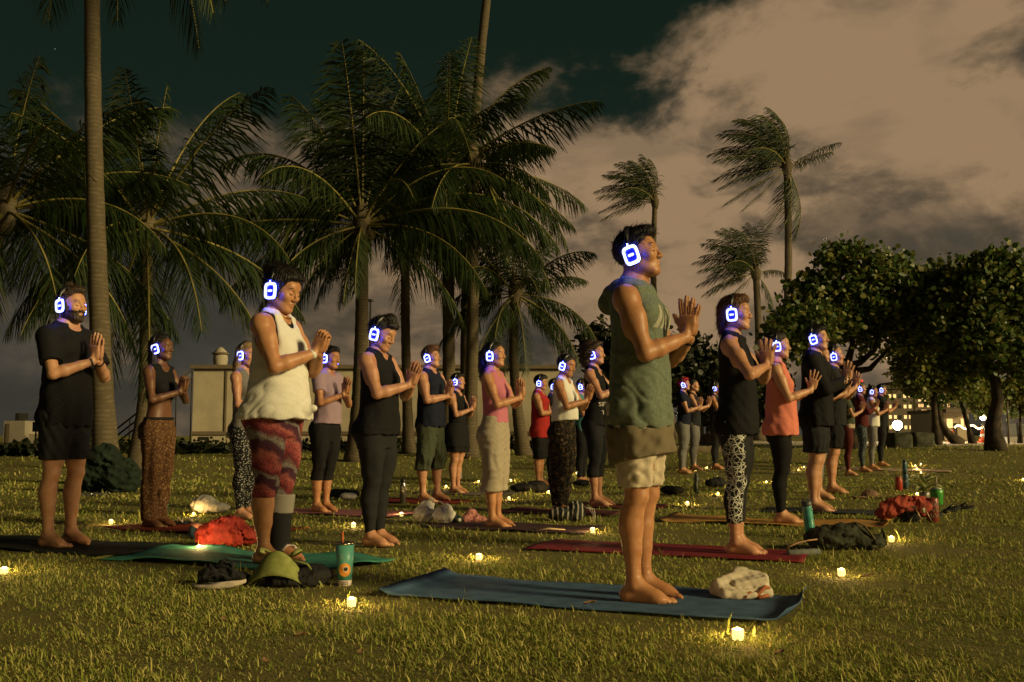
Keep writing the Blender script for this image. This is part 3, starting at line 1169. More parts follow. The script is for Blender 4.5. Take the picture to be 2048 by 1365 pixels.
def screen():
    y = 40.0
    b = deep(2040, 880, y)
    b.z = float(gz(y))
    root = empty('mesh_barrier', b)
    tag(root, 'pale grey mesh barrier at the right edge', 'barrier')
    k = y / FPX
    z0, z1 = deep(2040, 874, y).z - b.z, deep(2040, 848, y).z - b.z
    M = mat('barrier_mesh', (.20, .21, .22), .8, var=.15, scale=20)
    for i in range(4):
        x = (-26 + i * 22) * k
        MB().box((x, -.01, z0 + .03), (x + 21 * k, .01, z1)).build('panel', M, root, smooth=False)
        MB().tube([(x, 0, -.05), (x, 0, z1 + .05)], .03, 6).build('post', M_STEEL, root)
    MB().box((-30 * k, -.15, 0), (64 * k, .15, max(z0, .12))).build('footing', mat('barrier_foot', (.45, .42, .38), .8), root, smooth=False)


screen()


def pedestal():
    y = 30.0
    b = deep(1410, 885, y)
    b.z = float(gz(y))
    root = empty('drinking_fountain', b)
    tag(root, 'tan park pedestal between the red bandana and the web leggings', 'pedestal')
    k = y / FPX
    h = deep(1410, 828, y).z - b.z
    h1 = deep(1410, 868, y).z - b.z
    M = mat('pedestal_tan', (.26, .20, .125), .9, var=.2, scale=6)
    MB().box((-12 * k, -.15, -.05), (12 * k, .3, h1)).build('base', M, root, smooth=False)
    for s in (-8, 3):
        MB().box((s * k, 0, h1), ((s + 6) * k, .12, h)).build('upright', M_WALL2, root, smooth=False)
    MB().box((-9 * k, -.03, h - .12), (10 * k, .15, h)).build('cross_piece', M, root, smooth=False)


pedestal()
for px, py, L, lab in ((1395, 905, 1.7, 'wide tan stone slab lying behind the row of three small lights'),):
    b = at(px, py)
    F = Fld((-.9, -.4, -.1), (.9, .4, .3), .04)
    F.rbox((0, 0, .06), (.75, .25, .10), .05, 0)
    F.D = F.D + .01 * wob(F.grid(), 8, 4)
    V, Fc = F.nets()
    tag(obj('stone_slab', mesh_np('stone_slab', V, Fc), mat('slab_tan', (.17, .13, .08), .95, var=.2, scale=5), None, b), lab, 'stone slab')

# ------------------------------------------------------------------ people
LOD = {0: (.008, .0035, .0030), 1: (.0115, .005, .004), 2: (.017, .008, .006)}

TORSO = {   # z, centre x, front radius, back radius, half width
    'm': [(.76, .0, .085, .105, .150), (.84, .0, .095, .118, .168), (.90, .0, .10, .115, .170), (.98, .0, .102, .098, .160),
          (1.06, .0, .104, .092, .150), (1.15, .0, .108, .098, .152), (1.24, .0, .116, .106, .163), (1.32, .0, .120, .112, .172),
          (1.39, -.004, .104, .108, .170), (1.44, -.008, .080, .094, .150), (1.48, -.012, .062, .078, .105), (1.53, -.010, .054, .060, .062)],
    'f': [(.76, .0, .082, .110, .152), (.84, .0, .094, .124, .172), (.90, .0, .098, .116, .168), (.98, .0, .096, .092, .148),
          (1.06, .0, .092, .080, .126), (1.15, .0, .096, .085, .128), (1.24, .0, .106, .092, .140), (1.32, .0, .104, .096, .148),
          (1.39, -.004, .088, .092, .148), (1.44, -.008, .068, .080, .128), (1.48, -.012, .054, .066, .085), (1.53, -.010, .046, .050, .050)],
}


class Rig:
    """measures of one person 1.75 m tall: x forward, y left, z up"""
    def __init__(s, sp):
        s.sex = sp.get('sex', 'f')
        s.w = sp.get('w', 1.0)
        s.hipw = sp.get('hips', 1.0)
        s.aw = sp.get('arm', 1.0) * (1.0 if s.sex == 'm' else 0.86)
        s.belly = sp.get('belly', 0.0)
        zt = np.arange(.70, 1.56, .005)
        T = np.array(TORSO[s.sex])
        cols = []
        for c in range(1, 5):
            v = np.interp(zt, T[:, 0], T[:, c])
            if c > 1:
                f = np.interp(zt, [.76, .95, 1.1, 1.35, 1.46, 1.53], [s.w * s.hipw, s.w * s.hipw, s.w, 1 + (s.w - 1) * .7, 1 + (s.w - 1) * .3, 1])
                v = v * f
            if c == 2:
                v = v + s.belly * np.exp(-((zt - 1.06) / .11) ** 2)
            kern = np.exp(-(np.arange(-10, 11) / 5.0) ** 2)
            v = np.convolve(np.pad(v, 10, mode='edge'), kern / kern.sum(), mode='valid')
            cols.append(v)
        s.zt, s.tab = zt, cols
        s.sy = (.178 if s.sex == 'm' else .152) * (1 + (s.w - 1) * .5)
        s.shoulder = {g: np.array([-.008, g * s.sy, 1.405]) for g in (-1, 1)}
        hd = sp.get('hands', {})
        s.hx, s.hzz, s.tilt, s.hstyle = hd.get('x', .27), hd.get('z', 1.22), hd.get('tilt', 12), hd.get('style', 'pray')
        s.gap, s.spread = hd.get('gap', .004), hd.get('spread', 1.0)
        s.arm = {}
        L1, L2 = .295, .262
        for g in (-1, 1):
            S = s.shoulder[g]
            Wp = np.array([s.hx, g * (.018 + s.gap), s.hzz])
            d = Wp - S
            D = float(np.linalg.norm(d))
            if D > .545:
                Wp = S + d / D * .545
                d, D = Wp - S, .545
            u = d / D
            a = (L1 * L1 - L2 * L2 + D * D) / (2 * D)
            h = math.sqrt(max(L1 * L1 - a * a, 0))
            hint = np.array([hd.get('back', -.25), g * hd.get('out', .75), -.8])
            hint = hint - u * float(hint @ u)
            hint /= np.linalg.norm(hint)
            s.arm[g] = (S, S + u * a + hint * h, Wp)
        fs = sp.get('stance', .068)
        s.leg = {}
        for g in (-1, 1):
            hipy, kw = .088 * (1 + (s.w - 1) * .6), (1 + (s.w - 1) * .9)
            P = [(-.005, g * hipy, .86), (.005, g * (hipy * .93), .70), (.006, g * (hipy * .55 + fs * .5), .56), (.008, g * (fs + .008), .48),
                 (-.008, g * (fs + .006), .42), (-.018, g * (fs + .006), .34), (-.016, g * (fs + .003), .24), (-.012, g * fs, .14), (-.010, g * fs, .085)]
            th = kw * (1.0 if s.sex == 'm' else 1.03)
            R = [.088 * th, .078 * th, .063 * th, .054 * kw, .051 * kw, .055 * kw, .045 * kw, .034, .034]
            s.leg[g] = (P, R)
        # head frame
        s.pitch, s.hyaw, s.roll = (math.radians(sp.get(k, 0)) for k in ('pitch', 'hyaw', 'roll'))
        piv = Matrix.Translation((-.004, 0, 1.575))
        s.HM = piv @ Matrix.Rotation(s.hyaw, 4, 'Z') @ Matrix.Rotation(s.pitch, 4, 'Y') @ Matrix.Rotation(s.roll, 4, 'X') @ Matrix.Translation((.012, 0, .060)) @ Matrix.Scale(sp.get('headscale', 1.0), 4)

    def section(s, z):
        return [np.interp(z, s.zt, c) for c in s.tab]

    def torso(s, F, z0, z1, off=0.0, k=.03, loose=None):
        m = .42
        sl, (X, Y, Z) = F.win((-m, -m, z0 - k - 3 * F.h), (m, m, z1 + k + 3 * F.h))
        zc = np.clip(Z, .70, 1.55)
        cx, rf, rb, ry = s.section(zc)
        if loose is not None:
            lf, lb, ly = loose(zc, rf, rb, ry)
            rf, rb, ry = lf, lb, ly
        rf, rb, ry = rf + off, rb + off, ry + off
        x = X - cx
        rx = np.where(x > 0, rf, rb)
        e = 2.25
        q = ((np.abs(x) / rx) ** e + (np.abs(Y) / ry) ** e) ** (1 / e)
        k1 = np.sqrt((x / rx ** 2) ** 2 + (Y / ry ** 2) ** 2) + 1e-3
        d = np.where(q > .35, q * (q - 1) / k1, -.05)
        d = np.clip(d, -.08, .3)
        d = np.maximum(d, np.maximum(z0 - Z, Z - z1))
        F.put(sl, d, k)
        # chest and seat
        for g in (-1, 1):
            if s.sex == 'f' and z1 > 1.2:
                b = 1 + (s.w - 1) * .8
                F.ell((.070, g * .068, 1.262), (.062 * b + off, .060 * b + off, .060 * b + off), .03)
            elif z1 > 1.3:
                F.ell((.070, g * .080, 1.325), (.052 + off, .080 + off, .062 + off), .03)
            if z0 < .9:
                F.ell((-.062 * s.w, g * .078 * s.w, .865), (.070 * s.w + off, .078 * s.w + off, .088 + off), .03)

    def yoke(s, F, off=0.0):
        m_ = s.sex == 'm'
        for g in (-1, 1):
            F.cone((-.035, g * .03, 1.50), (-.012, g * .13, 1.435), (.034 if m_ else .026) + off, .03 + off, .03)
            F.cone((.062, g * .012, 1.452), (.03, g * .13, 1.45), .010 + off, .012 + off, .018)

    def legs(s, F, off=0.0, k=.03, scale=None):
        for g in (-1, 1):
            P, R = s.leg[g]
            R = [r * (scale(p[2]) if scale else 1.0) for p, r in zip(P, R)]
            F.chain(P, R, k, off)
            if not scale:
                y = P[3][1]
                F.ell((.036 * s.w, y, .492), (.026 + off, .030 + off, .036 + off), .022)
                F.ell((-.038, y - g * .014, .355), (.034 + off, .026 + off, .075 + off), .025)
                F.ell((-.034, y + g * .020, .365), (.032 + off, .022 + off, .070 + off), .025)
                F.ell((.050 * s.w, P[1][1] + g * .01, .66), (.040 + off, .050 + off, .12 + off), .03)

    def feet(s, F, fine=True):
        for g in (-1, 1):
            y = s.leg[g][0][-1][1]
            F.cone((-.045, y, .036), (-.005, y, .085), .034, .036, .02)
            F.ell((-.006, y + g * .034, .078), (.014, .010, .015), .010)
            F.ell((-.002, y - g * .034, .088), (.014, .010, .015), .010)
            F.cone((-.040, y, .030), (.11, y + g * .008, .026), .030, .030, .02)
            F.cone((-.005, y, .085), (.085, y + g * .004, .040), .034, .030, .025)
            F.ell((.105, y + g * .004, .022), (.050, .043, .021), .015)
            inner = -g
            for i in range(5):
                yy = y + inner * (.030 - .0155 * i) + g * .004
                L = [.058, .058, .052, .044, .034][i]
                r = [.0125, .0095, .009, .0085, .0085][i]
                xx = .128 - .0035 * i - .0018 * i * i
                F.cone((xx, yy, .018), (xx + L * .6, yy, .017), r + .001, r, .006)
                F.cone((xx + L * .6, yy, .017), (xx + L * .8, yy, .011), r, r * .9, .004)

    def arms(s, F, off=0.0, k=.025, upto=1.0):
        for g in (-1, 1):
            S, E, Wp = s.arm[g]
            a = s.aw * (1 + (s.w - 1) * .9)
            F.ell(S + np.array([.0, -g * .004, -.012]), (.062 * a + off, .056 * a + off, .064 * a + off), k)
            M = S * .45 + E * .55
            F.chain([S, S * .6 + E * .4, M, E], [.056 * a, .052 * a, .047 * a, .036 * a], k, off)
            ax = (E - S) / np.linalg.norm(E - S)
            fw = np.array([1.0, 0, 0]) - ax * ax[0]
            fw /= np.linalg.norm(fw)
            bm = S * .52 + E * .48
            bulge = 1.0 if s.sex == 'm' else .86
            F.ell(bm + fw * .016 * a, np.array([.034, .034, .075]) * a * bulge + off, .025)
            F.ell(bm - fw * .018 * a + ax * -.02, np.array([.036, .036, .085]) * a * bulge + off, .025)
            F.ell(E - fw * .010, np.array([.030, .030, .032]) * a + off, .015)
            q = E * .72 + Wp * .28
            F.chain([E, q, E * .35 + Wp * .65, Wp], [.035 * a, .043 * a, .034 * a, .0245 * (.5 + .5 * a)], .015, off)


def head_field(F, sp):
    m = sp.get('sex', 'f') == 'm'
    fat = sp.get('face', 1.0)
    F.ell((-.010, 0, .032), (.098, .075, .086), .01)
    F.ell((.028, 0, -.020), (.066, .060 * fat, .090), .03)
    F.ell((.030, 0, -.072), (.056, .049 * fat, .040), .025)
    F.ell((.076, 0, -.099), (.020, .022 if not m else .026, .018), .022)
    for g in (-1, 1):
        F.cone((-.002, g * .056 * fat, -.042), (.064, g * .020, -.098), .017, .014, .025)
        F.ell((.066, g * .042 * fat, -.026), (.024, .022, .022), .022)
    if m:
        F.cone((.082, -.034, .020), (.082, .034, .020), .011, .011, .014)
    else:
        F.ell((.075, 0, .030), (.022, .045, .030), .02)
    for g in (-1, 1):
        F.ell((.098, g * .033, -.001), (.017, .017, .011), .012, sub=True)
        F.ell((.0775, g * .033, -.003), (.0155, .0165, .0125), .004)
        F.ell((-.008, g * .074, -.012), (.020, .010, .031), .006)
    F.cone((.088, 0, .016), (.1085, 0, -.030), .0075, .0098, .010)
    F.ell((.110, 0, -.0325), (.0105, .0105, .0095), .006)
    for g in (-1, 1):
        F.ell((.099, g * .0125, -.036), (.0105, .0075, .0080), .006)
    F.cone((.0885, -.018, -.0605), (.0955, 0, -.0575), .0050, .0068, .005)
    F.cone((.0885, .018, -.0605), (.0955, 0, -.0575), .0050, .0068, .005)
    F.cone((.0865, -.015, -.0685), (.0925, 0, -.0710), .0050, .0074, .005)
    F.cone((.0865, .015, -.0685), (.0925, 0, -.0710), .0050, .0074, .005)
    F.ell((.094, 0, -.0645), (.010, .020, .0016), .002, sub=True)
    F.cone((-.022, 0, -.060), (-.018, 0, -.125), .050 if m else .041, .051 if m else .041, .03)


def hair_field(F, style, seed):
    def cap(t, line=(.078, .078), back=-.075, tilt=(.745, -.667)):
        F.ell((-.010, 0, .032), (.098 + t, .076 + t, .087 + t), .0)
        n = (tilt[0], 0, tilt[1])
        F.half(n, (line[0], 0, line[1]))
        F.half((0, 0, -1), (0, 0, back))
    if style == 'short':
        cap(.006, (.072, .070), -.055)
        F.ell((.012, 0, .092), (.082, .058, .034), .02)
        F.ell((.062, 0, .098), (.032, .046, .022), .02)
    elif style == 'crop':
        cap(.009, (.074, .074), -.062)
        F.ell((.020, 0, .090), (.078, .062, .036), .02)
    elif style == 'curlytop':
        cap(.008, (.074, .074), -.055)
        F.ell((.024, 0, .100), (.080, .066, .042), .02)
    elif style == 'topknot':
        cap(.006, (.070, .080), -.060)
        F.ell((.020, 0, .104), (.070, .052, .026), .02)
        F.ell((-.035, 0, .128), (.030, .028, .026), .01)
    elif style == 'bun':
        cap(.008, (.074, .084), -.080)
        F.ell((-.062, 0, .128), (.034, .034, .032), .012)
    elif style == 'highbun':
        cap(.009, (.074, .082), -.080)
        F.ell((.030, 0, .125), (.046, .046, .036), .015)
        F.ell((.066, 0, .085), (.040, .058, .030), .015)
    elif style == 'tied':
        cap(.010, (.074, .078), -.085)
        F.ell((-.020, 0, .070), (.10, .078, .070), .015)
        F.ell((-.108, 0, .040), (.032, .034, .034), .012)
    elif style == 'updo':
        cap(.016, (.070, .076), -.085)
        F.ell((-.015, 0, .085), (.092, .074, .052), .02)
        F.ell((-.095, 0, .090), (.052, .056, .050), .02)
        F.ell((.052, 0, .082), (.040, .066, .028), .02)
        for g in (-1, 1):
            F.chain([(.050, g * .060, .060), (.034, g * .074, .020), (.026, g * .076, -.02)], [.014, .012, .006], .015)
    elif style == 'pony':
        cap(.010, (.074, .080), -.085)
        F.chain([(-.085, 0, .055), (-.125, 0, .01), (-.130, 0, -.10), (-.125, 0, -.22), (-.125, .0, -.30)], [.030, .038, .042, .036, .014], .02)
    elif style == 'long':
        cap(.012, (.074, .080), -.11)
        for g in (-1, 1):
            F.chain([(-.020, g * .070, .03), (-.030, g * .078, -.06), (-.030, g * .080, -.16), (-.025, g * .080, -.25)], [.026, .030, .032, .016], .03)
        F.chain([(-.075, 0, .02), (-.085, 0, -.10), (-.085, 0, -.26)], [.050, .055, .035], .03)
    elif style == 'bob':
        cap(.013, (.076, .080), -.10)
        F.ell((.040, 0, .098), (.062, .060, .034), .02)
        F.chain([(-.085, 0, .0), (-.090, 0, -.07), (-.105, .0, -.125)], [.038, .036, .016], .02)
    elif style == 'curly':
        cap(.030, (.078, .085), -.13)
        F.ell((-.060, 0, .015), (.100, .118, .128), .03)
        F.ell((-.075, 0, -.075), (.085, .120, .085), .03)
        F.half((.80, 0, -.6), (.080, 0, .085))
    elif style == 'bald':
        cap(.0025, (.030, .070), -.055)
    P = F.grid()
    if style == 'curly':
        F.D = F.D + .010 * wob(P, 110, seed, 4)
    elif style == 'curlytop':
        F.D = F.D + .0055 * wob(P, 120, seed, 3)
    elif style != 'bald':
        a = np.arctan2(P[1], P[0] + .02)
        F.D = F.D + .0022 * np.sin(a * 46 + 40 * P[2] + 2 * wob(P, 30, seed)) + .0015 * wob(P, 160, seed)


def hand_field(F, style, spread, fore):
    """right hand, palm on the plane y=0, back of the hand towards -y, fingers along +z, thumb on -x"""
    w0 = np.array([0, -.018, -.012])
    F.cone(w0 + fore * .062, w0 + fore * .01, .0265, .0245, .01)
    F.cone(w0 + fore * .012, (0, -.015, .030), .0245, .0200, .018)
    F.ell((.0, -.013, .040), (.036, .0135, .046), .012)
    F.rbox((.0, -.013, .070), (.040, .0115, .024), .011, .02)
    F.ell((-.024, -.010, .030), (.018, .014, .030), .012)
    F.ell((.026, -.011, .028), (.014, .013, .030), .012)
    xs = [-.0295, -.0100, .0100, .0285]
    Ls = [.074, .083, .077, .060]
    rs = [.0087, .0090, .0085, .0075]
    an = [-9, -2, 4, 13]
    z0 = [.090, .094, .091, .082]
    if style == 'pray':
        for x, L, r, a, zz in zip(xs, Ls, rs, an, z0):
            t = math.radians(a * spread)
            u = np.array([math.sin(t), 0, math.cos(t)])
            p0 = np.array([x, -.0125, zz - .012])
            p1 = p0 + u * (L * .50 + .012) + np.array([0, -.002, 0])
            p2 = p1 + u * L * .30 + np.array([0, .003, 0])
            p3 = p2 + u * L * .22 + np.array([0, .002, 0])
            F.chain([p0, p1, p2, p3], [r * 1.10, r * 1.03, r * .96, r * .80], .0035)
        t = math.radians(38 * min(spread, 1.25))
        u = np.array([-math.sin(t), 0, math.cos(t)])
        p0 = np.array([-.026, -.012, .030])
        p1 = p0 + u * .040
        p2 = p1 + (u * .8 + np.array([0, 0, .35])) * .030
        F.chain([p0, p1, p2], [.0135, .0105, .0085], .006)
    else:       # fingers folded over the other hand
        for i, (x, L, r, zz) in enumerate(zip(xs, Ls, rs, z0)):
            p0 = np.array([x, -.014, zz - .010])
            p1 = p0 + np.array([.002, -.004, .034])
            p2 = p1 + np.array([.002, .024, .010])
            p3 = p2 + np.array([.0, .022, -.012])
            p4 = p3 + np.array([.0, .006, -.020])
            F.chain([p0, p1, p2, p3, p4], [r * 1.12, r * 1.08, r, r * .95, r * .8], .0035)
        F.chain([(-.028, -.012, .030), (-.040, -.002, .060), (-.034, .010, .086)], [.0135, .011, .009], .006)


def place(V, M):
    A = np.array(M)
    return V @ A[:3, :3].T + A[:3, 3]


def hand_matrix(rig, g):
    """frame of a hand: fingers point up, leaning forward by tilt, palm to the middle"""
    S, E, Wp = rig.arm[g]
    t = math.radians(rig.tilt)
    M = Matrix.Translation(Vector(Wp)) @ Matrix.Rotation(t, 4, 'Y')
    if g > 0:
        M = M @ Matrix.Scale(-1, 4, (0, 1, 0))
    M = M @ Matrix.Translation((0, .018, .012))
    return M


def strands(V, F, style, seed, n):
    """loose hair strips over the hair surface"""
    r = np.random.default_rng(seed)
    f = F[r.integers(0, len(F), n)]
    p = V[f].mean(1)
    nr = np.cross(V[f[:, 1]] - V[f[:, 0]], V[f[:, 2]] - V[f[:, 0]])
    nr /= np.linalg.norm(nr, axis=1)[:, None] + 1e-9
    ok = p[:, 2] > -.30
    p, nr = p[ok], nr[ok]
    flow = np.array([-.75, 0, -.35]) if style in ('bun', 'tied', 'pony', 'highbun', 'topknot') else np.array([-.1, 0, -.8]) if style in ('long', 'bob') else np.array([.55, 0, .1])
    t = flow + r.normal(size=p.shape) * (.9 if style in ('curly', 'curlytop') else .28)
    t = t - nr * (t * nr).sum(1)[:, None]
    t /= np.linalg.norm(t, axis=1)[:, None] + 1e-9
    L = r.uniform(.012, .034, (len(p), 1)) * (1.3 if style in ('curly', 'long', 'bob') else 1.0)
    up = r.uniform(.0, .35, (len(p), 1)) * (2.0 if style in ('curly', 'curlytop') else 1.0)
    w = np.cross(t, nr) * .0011
    m = p + t * L * .5 + nr * (L * up * .5 + .0010)
    e = p + t * L + nr * (L * up * .8)
    b = p - nr * .001
    Q = np.stack([b - w, b + w, m + w, m - w, e + w * .3, e - w * .3], 1).reshape(-1, 3)
    k = np.arange(len(p))[:, None] * 6 + len(V)
    return np.concatenate([V, Q]), np.concatenate([F, k + np.array([0, 1, 2, 3]), k + np.array([3, 2, 4, 5])])


SKIN = {}


def skin(name, col):
    def fn(q, tc):
        n = q.noise(tc, 11.0, 6.0, .62)
        n2 = q.noise(tc, 220.0, 2.0, .5)
        c = q.mix(q.rng(n, .3, .7), (col[0] * .80, col[1] * .70, col[2] * .64), tuple(c * 1.10 for c in col))
        n4 = q.noise(tc, 46.0, 4.0, .6)
        c = q.mix(q.rng(n4, .45, .75, 0, .35), c, (col[0] * .72, col[1] * .52, col[2] * .48))
        c = q.mix(q.rng(n2, .25, .75, 0, .25), c, (col[0] * .9, col[1] * .62, col[2] * .55))
        b = q.n('ShaderNodeBump', inp={'Strength': .12, 'Distance': .004, 'Height': n2})
        return c, b.outputs[0]
    return mat_nodes('skin_' + name, fn, .46, .38)


def garment(rig, g, h):
    """returns vertices, faces of one piece of clothing"""
    kind = g['kind']
    off = g.get('off', .009)
    seed = g.get('seed', 1)
    if kind == 'top':
        hem, loose, fl = g.get('hem', .86), g.get('loose', 0.0), g.get('flare', 0.0)
        F = Fld((-.34, -.44, hem - .05), (.36, .44, 1.62), h)

        def lf(z, rf, rb, ry):
            i = [np.interp(1.26, rig.zt, c) for c in rig.tab]
            t = np.clip((1.26 - z) / .12, 0, 1) * loose
            dn = np.clip((1.26 - z) / (1.26 - hem), 0, 1)
            bust = .030 if rig.sex == 'f' else .010
            return (rf + t * np.maximum(i[1] + bust - rf, 0) + fl * dn, rb + t * np.maximum(i[2] + .006 - rb, 0) + fl * dn * .8,
                    ry + t * np.maximum(i[3] - ry, 0) + fl * dn * .9)
        rig.torso(F, hem, 1.50, off, .02, lf)
        rig.yoke(F, off * .8)
        if hem < .80:
            rig.legs(F, off + .01, .03)
        P = F.grid()
        slv = g.get('sleeve', 0)
        if slv:
            for s in (-1, 1):
                S, E, Wp = rig.arm[s]
                G = Fld((-.34, -.44, hem - .05), (.36, .44, 1.62), h)
                a = rig.aw * (1 + (rig.w - 1) * .9)
                lo_ = g.get('sloose', .018)
                G.ell(S + np.array([0, -s * .004, -.010]), (.060 * a + off + .003, .056 * a + off, .062 * a + off), .02)
                if slv <= 1:
                    end = S + (E - S) * slv
                    G.cone(S, E, .056 * a + off + .004, .042 * a + off + lo_, .02)
                    n = (E - S) / np.linalg.norm(E - S)
                else:
                    end = E + (Wp - E) * (slv - 1)
                    G.cone(S, E, .056 * a + off + .004, .040 * a + off + .006, .02)
                    G.cone(E, Wp, .044 * a + off + .004, .030 * a + off + .004, .02)
                    n = (Wp - E) / np.linalg.norm(Wp - E)
                if slv <= 1:
                    G.half(n, end)
                else:   # cut only near the wrist
                    G.cone(end, end + n * .2, .05, .05, 0, sub=True)
                hh = np.clip(.5 + .5 * (F.D - G.D) / .03, 0, 1)
                F.D = F.D * (1 - hh) + G.D * hh - .03 * hh * (1 - hh)
        else:
            for s in (-1, 1):
                S, E, Wp = rig.arm[s]
                r = g.get('armhole', .062)
                w_ = g.get('strap', .0)
                F.cone(S + np.array([0, s * (.034 + w_), .01]), S + (E - S) * .42 + np.array([0, s * .05, 0]), r, r * 1.02, .024, sub=True)
        F.half((0, 0, -1), (0, 0, hem))
        if g.get('topcut'):
            F.half((0, 0, 1), (0, 0, g['topcut']))
        # neckline
        nk, ns = g.get('neck', .064), g.get('scoop', .03)
        F.cone((-.020, 0, 1.44), (.02, 0, 1.66), nk, nk + .03, .01, sub=True)
        if ns:
            F.ell((.10, 0, 1.475), (.09, g.get('nwide', .062), ns), .012, sub=True)
        if g.get('scoopb', 0):
            F.ell((-.10, 0, 1.475), (.07, g.get('nwide', .062), g['scoopb']), .012, sub=True)
        # folds: drape lines that deepen towards the hem
        fa = g.get('folds', .004)
        if fa:
            ang = np.arctan2(P[1], P[0])
            dn = np.clip((1.34 - P[2]) / .45, 0, 1)
            crease = np.abs(np.sin(17 * P[2] + 3.2 * wob(P, 14, seed + 5) + 3 * np.sin(ang + seed)))
            F.D = F.D + fa * (dn * (np.sin(ang * g.get('nf', 9) + 5 * P[2] + 1.6 * wob(P, 7, seed)) * .7 + wob(P, 34, seed + 3) * .7) + (.25 + .75 * dn) * (.55 - crease) * .9)
        if g.get('slant'):
            F.half((g['slant'], 0, -1), (0, 0, hem + .02))
        if g.get('vent'):
            F.half((0, 0, -1), (0, 0, hem))
        if g.get('hood'):
            F.ell((-.105, 0, 1.445), (.062, .115, .050), .03)
            F.ell((-.145, 0, 1.40), (.050, .085, .055), .02)
            F.cone((-.08, -.075, 1.475), (.035, -.062, 1.452), .030, .018, .02)
            F.cone((-.08, .075, 1.475), (.035, .062, 1.452), .030, .018, .02)
            F.cone((-.015, 0, 1.46), (.03, 0, 1.66), .060, .085, .01, sub=True)
        if g.get('knot'):
            F.ell((.185, .03, hem + .055), (.050, .05, .035), .03)
            F.ell((.235, .03, hem + .065), (.026, .024, .022), .012)
        if g.get('bow'):      # rises to the front
            F.half((-.22, 0, -1), (.0, 0, hem + .005))
    elif kind == 'legs':
        top, hem = g.get('top', 1.02), g.get('hem', .30)
        F = Fld((-.30, -.36, hem - .05), (.32, .36, top + .05), h)
        sc = g.get('scale')
        f = (lambda z: float(np.interp(z, [p[0] for p in sc], [p[1] for p in sc]))) if sc else None
        rig.torso(F, .74, top + .03, off + g.get('seat', 0), .03)
        rig.legs(F, off, g.get('k', .03), f)
        P = F.grid()
        fa = g.get('folds', .0015)
        crease = .5 - np.abs(np.sin(15 * P[2] + 3 * wob(P, 16, seed + 5) + 9 * P[1]))
        F.D = F.D + fa * (wob(P, 40, seed, 3) + 1.1 * crease + .8 * np.sin(P[1] * 60 + P[0] * 50 + 4 * wob(P, 6, seed + 1)) * np.clip((.9 - P[2]) / .3, 0, 1))
        F.half((0, 0, 1), (0, 0, top))
        F.half((0, 0, -1), (0, 0, hem))
    elif kind == 'skirt':
        top, hem = g.get('top', 1.02), g.get('hem', .5)
        F = Fld((-.40, -.42, hem - .05), (.40, .42, top + .05), h)
        rig.torso(F, .74, top + .03, off, .03)
        rig.legs(F, off + .02, .12, None)
        P = F.grid()
        a = np.arctan2(P[1], P[0])
        F.D = F.D - np.clip((.85 - P[2]), 0, .6) * .09 + .006 * np.sin(a * 10 + 6 * P[2]) * np.clip((.9 - P[2]) / .3, 0, 1)
        F.half((0, 0, 1), (0, 0, top))
        F.half((0, 0, -1), (0, 0, hem))
    elif kind == 'cone':
        p, q = np.array(g['p']), np.array(g['q'])
        F = Fld(np.minimum(p, q) - .16, np.maximum(p, q) + .16, h)
        F.cone(p, q, g['r'][0], g['r'][1], 0)
        n = (q - p) / np.linalg.norm(q - p)
        F.half(tuple(n), q)
        F.half(tuple(-n), p)
    V, Fc = F.nets()
    return relax(V, Fc, 3 if kind == 'legs' else 1, .4), Fc


def face_bits(rig, lod):
    """brows and closed lashes as thin curves in the head frame"""
    b = MB()
    for g in (-1, 1):
        P = []
        for i in range(7):
            t = i / 6
            y = .016 + .036 * t
            P.append((.0925 - .55 * (y - .012) ** 2 * 10 + .0015, g * y, .0205 + .006 * math.sin(t * 2.2)))
        b.tube(P, [.0022, .0034, .0036, .0034, .0030, .0022, .0012], 6, 0, True, .6)
        L = []
        for i in range(7):
            t = i / 6
            y = .0195 + .0275 * t
            L.append((.0928 - 12 * (y - .031) ** 2 - .06 * (y - .02), g * y, -.0075 - .0035 * math.sin(t * math.pi)))
        b.tube(L, [.0008, .0013, .0015, .0015, .0015, .0014, .001], 5)
    return b


HP = {}


def rring(b, y0, y1, ox, oz, ix, iz, mi_front, mi_side, n=32, e=4.0):
    """superellipse ring standing in the x-z plane between y0 (inner side) and y1 (outer side)"""
    V, F, M = [], [], []
    for (ax, az, y) in ((ox, oz, y0), (ox, oz, y1 - .003), (ox * .95, oz * .95, y1), (ix, iz, y1), (ix, iz, y0)):
        for k in range(n):
            t = 2 * math.pi * k / n
            c, s_ = math.cos(t), math.sin(t)
            V.append((ax * math.copysign(abs(c) ** (2 / e), c), y, az * math.copysign(abs(s_) ** (2 / e), s_)))
    base = len(b.v)
    for r in range(4):
        F = []
        for k in range(n):
            k2 = (k + 1) % n
            F.append((r * n + k, (r + 1) * n + k, (r + 1) * n + k2, r * n + k2))
        b.add(V if r == 0 else [], [], 0)
        b.f.extend([tuple(i + base for i in f) for f in F])
        b.m.extend([mi_front if r in (1, 2) else mi_side] * len(F))
    return b


def rplate(b, y0, y1, ox, oz, mi=0, n=32, e=4.0, bev=.004):
    V, F = [], []
    for (f, y) in ((1, y0), (1, y1 - bev), (1 - bev / ox, y1)):
        for k in range(n):
            t = 2 * math.pi * k / n
            c, s_ = math.cos(t), math.sin(t)
            V.append((f * ox * math.copysign(abs(c) ** (2 / e), c), y, f * oz * math.copysign(abs(s_) ** (2 / e), s_)))
    for r in range(2):
        for k in range(n):
            k2 = (k + 1) % n
            F.append((r * n + k, (r + 1) * n + k, (r + 1) * n + k2, r * n + k2))
    F.append(tuple(range(n)))
    F.append(tuple(2 * n + k for k in range(n))[::-1])
    b.add(V, F, mi)
    return b


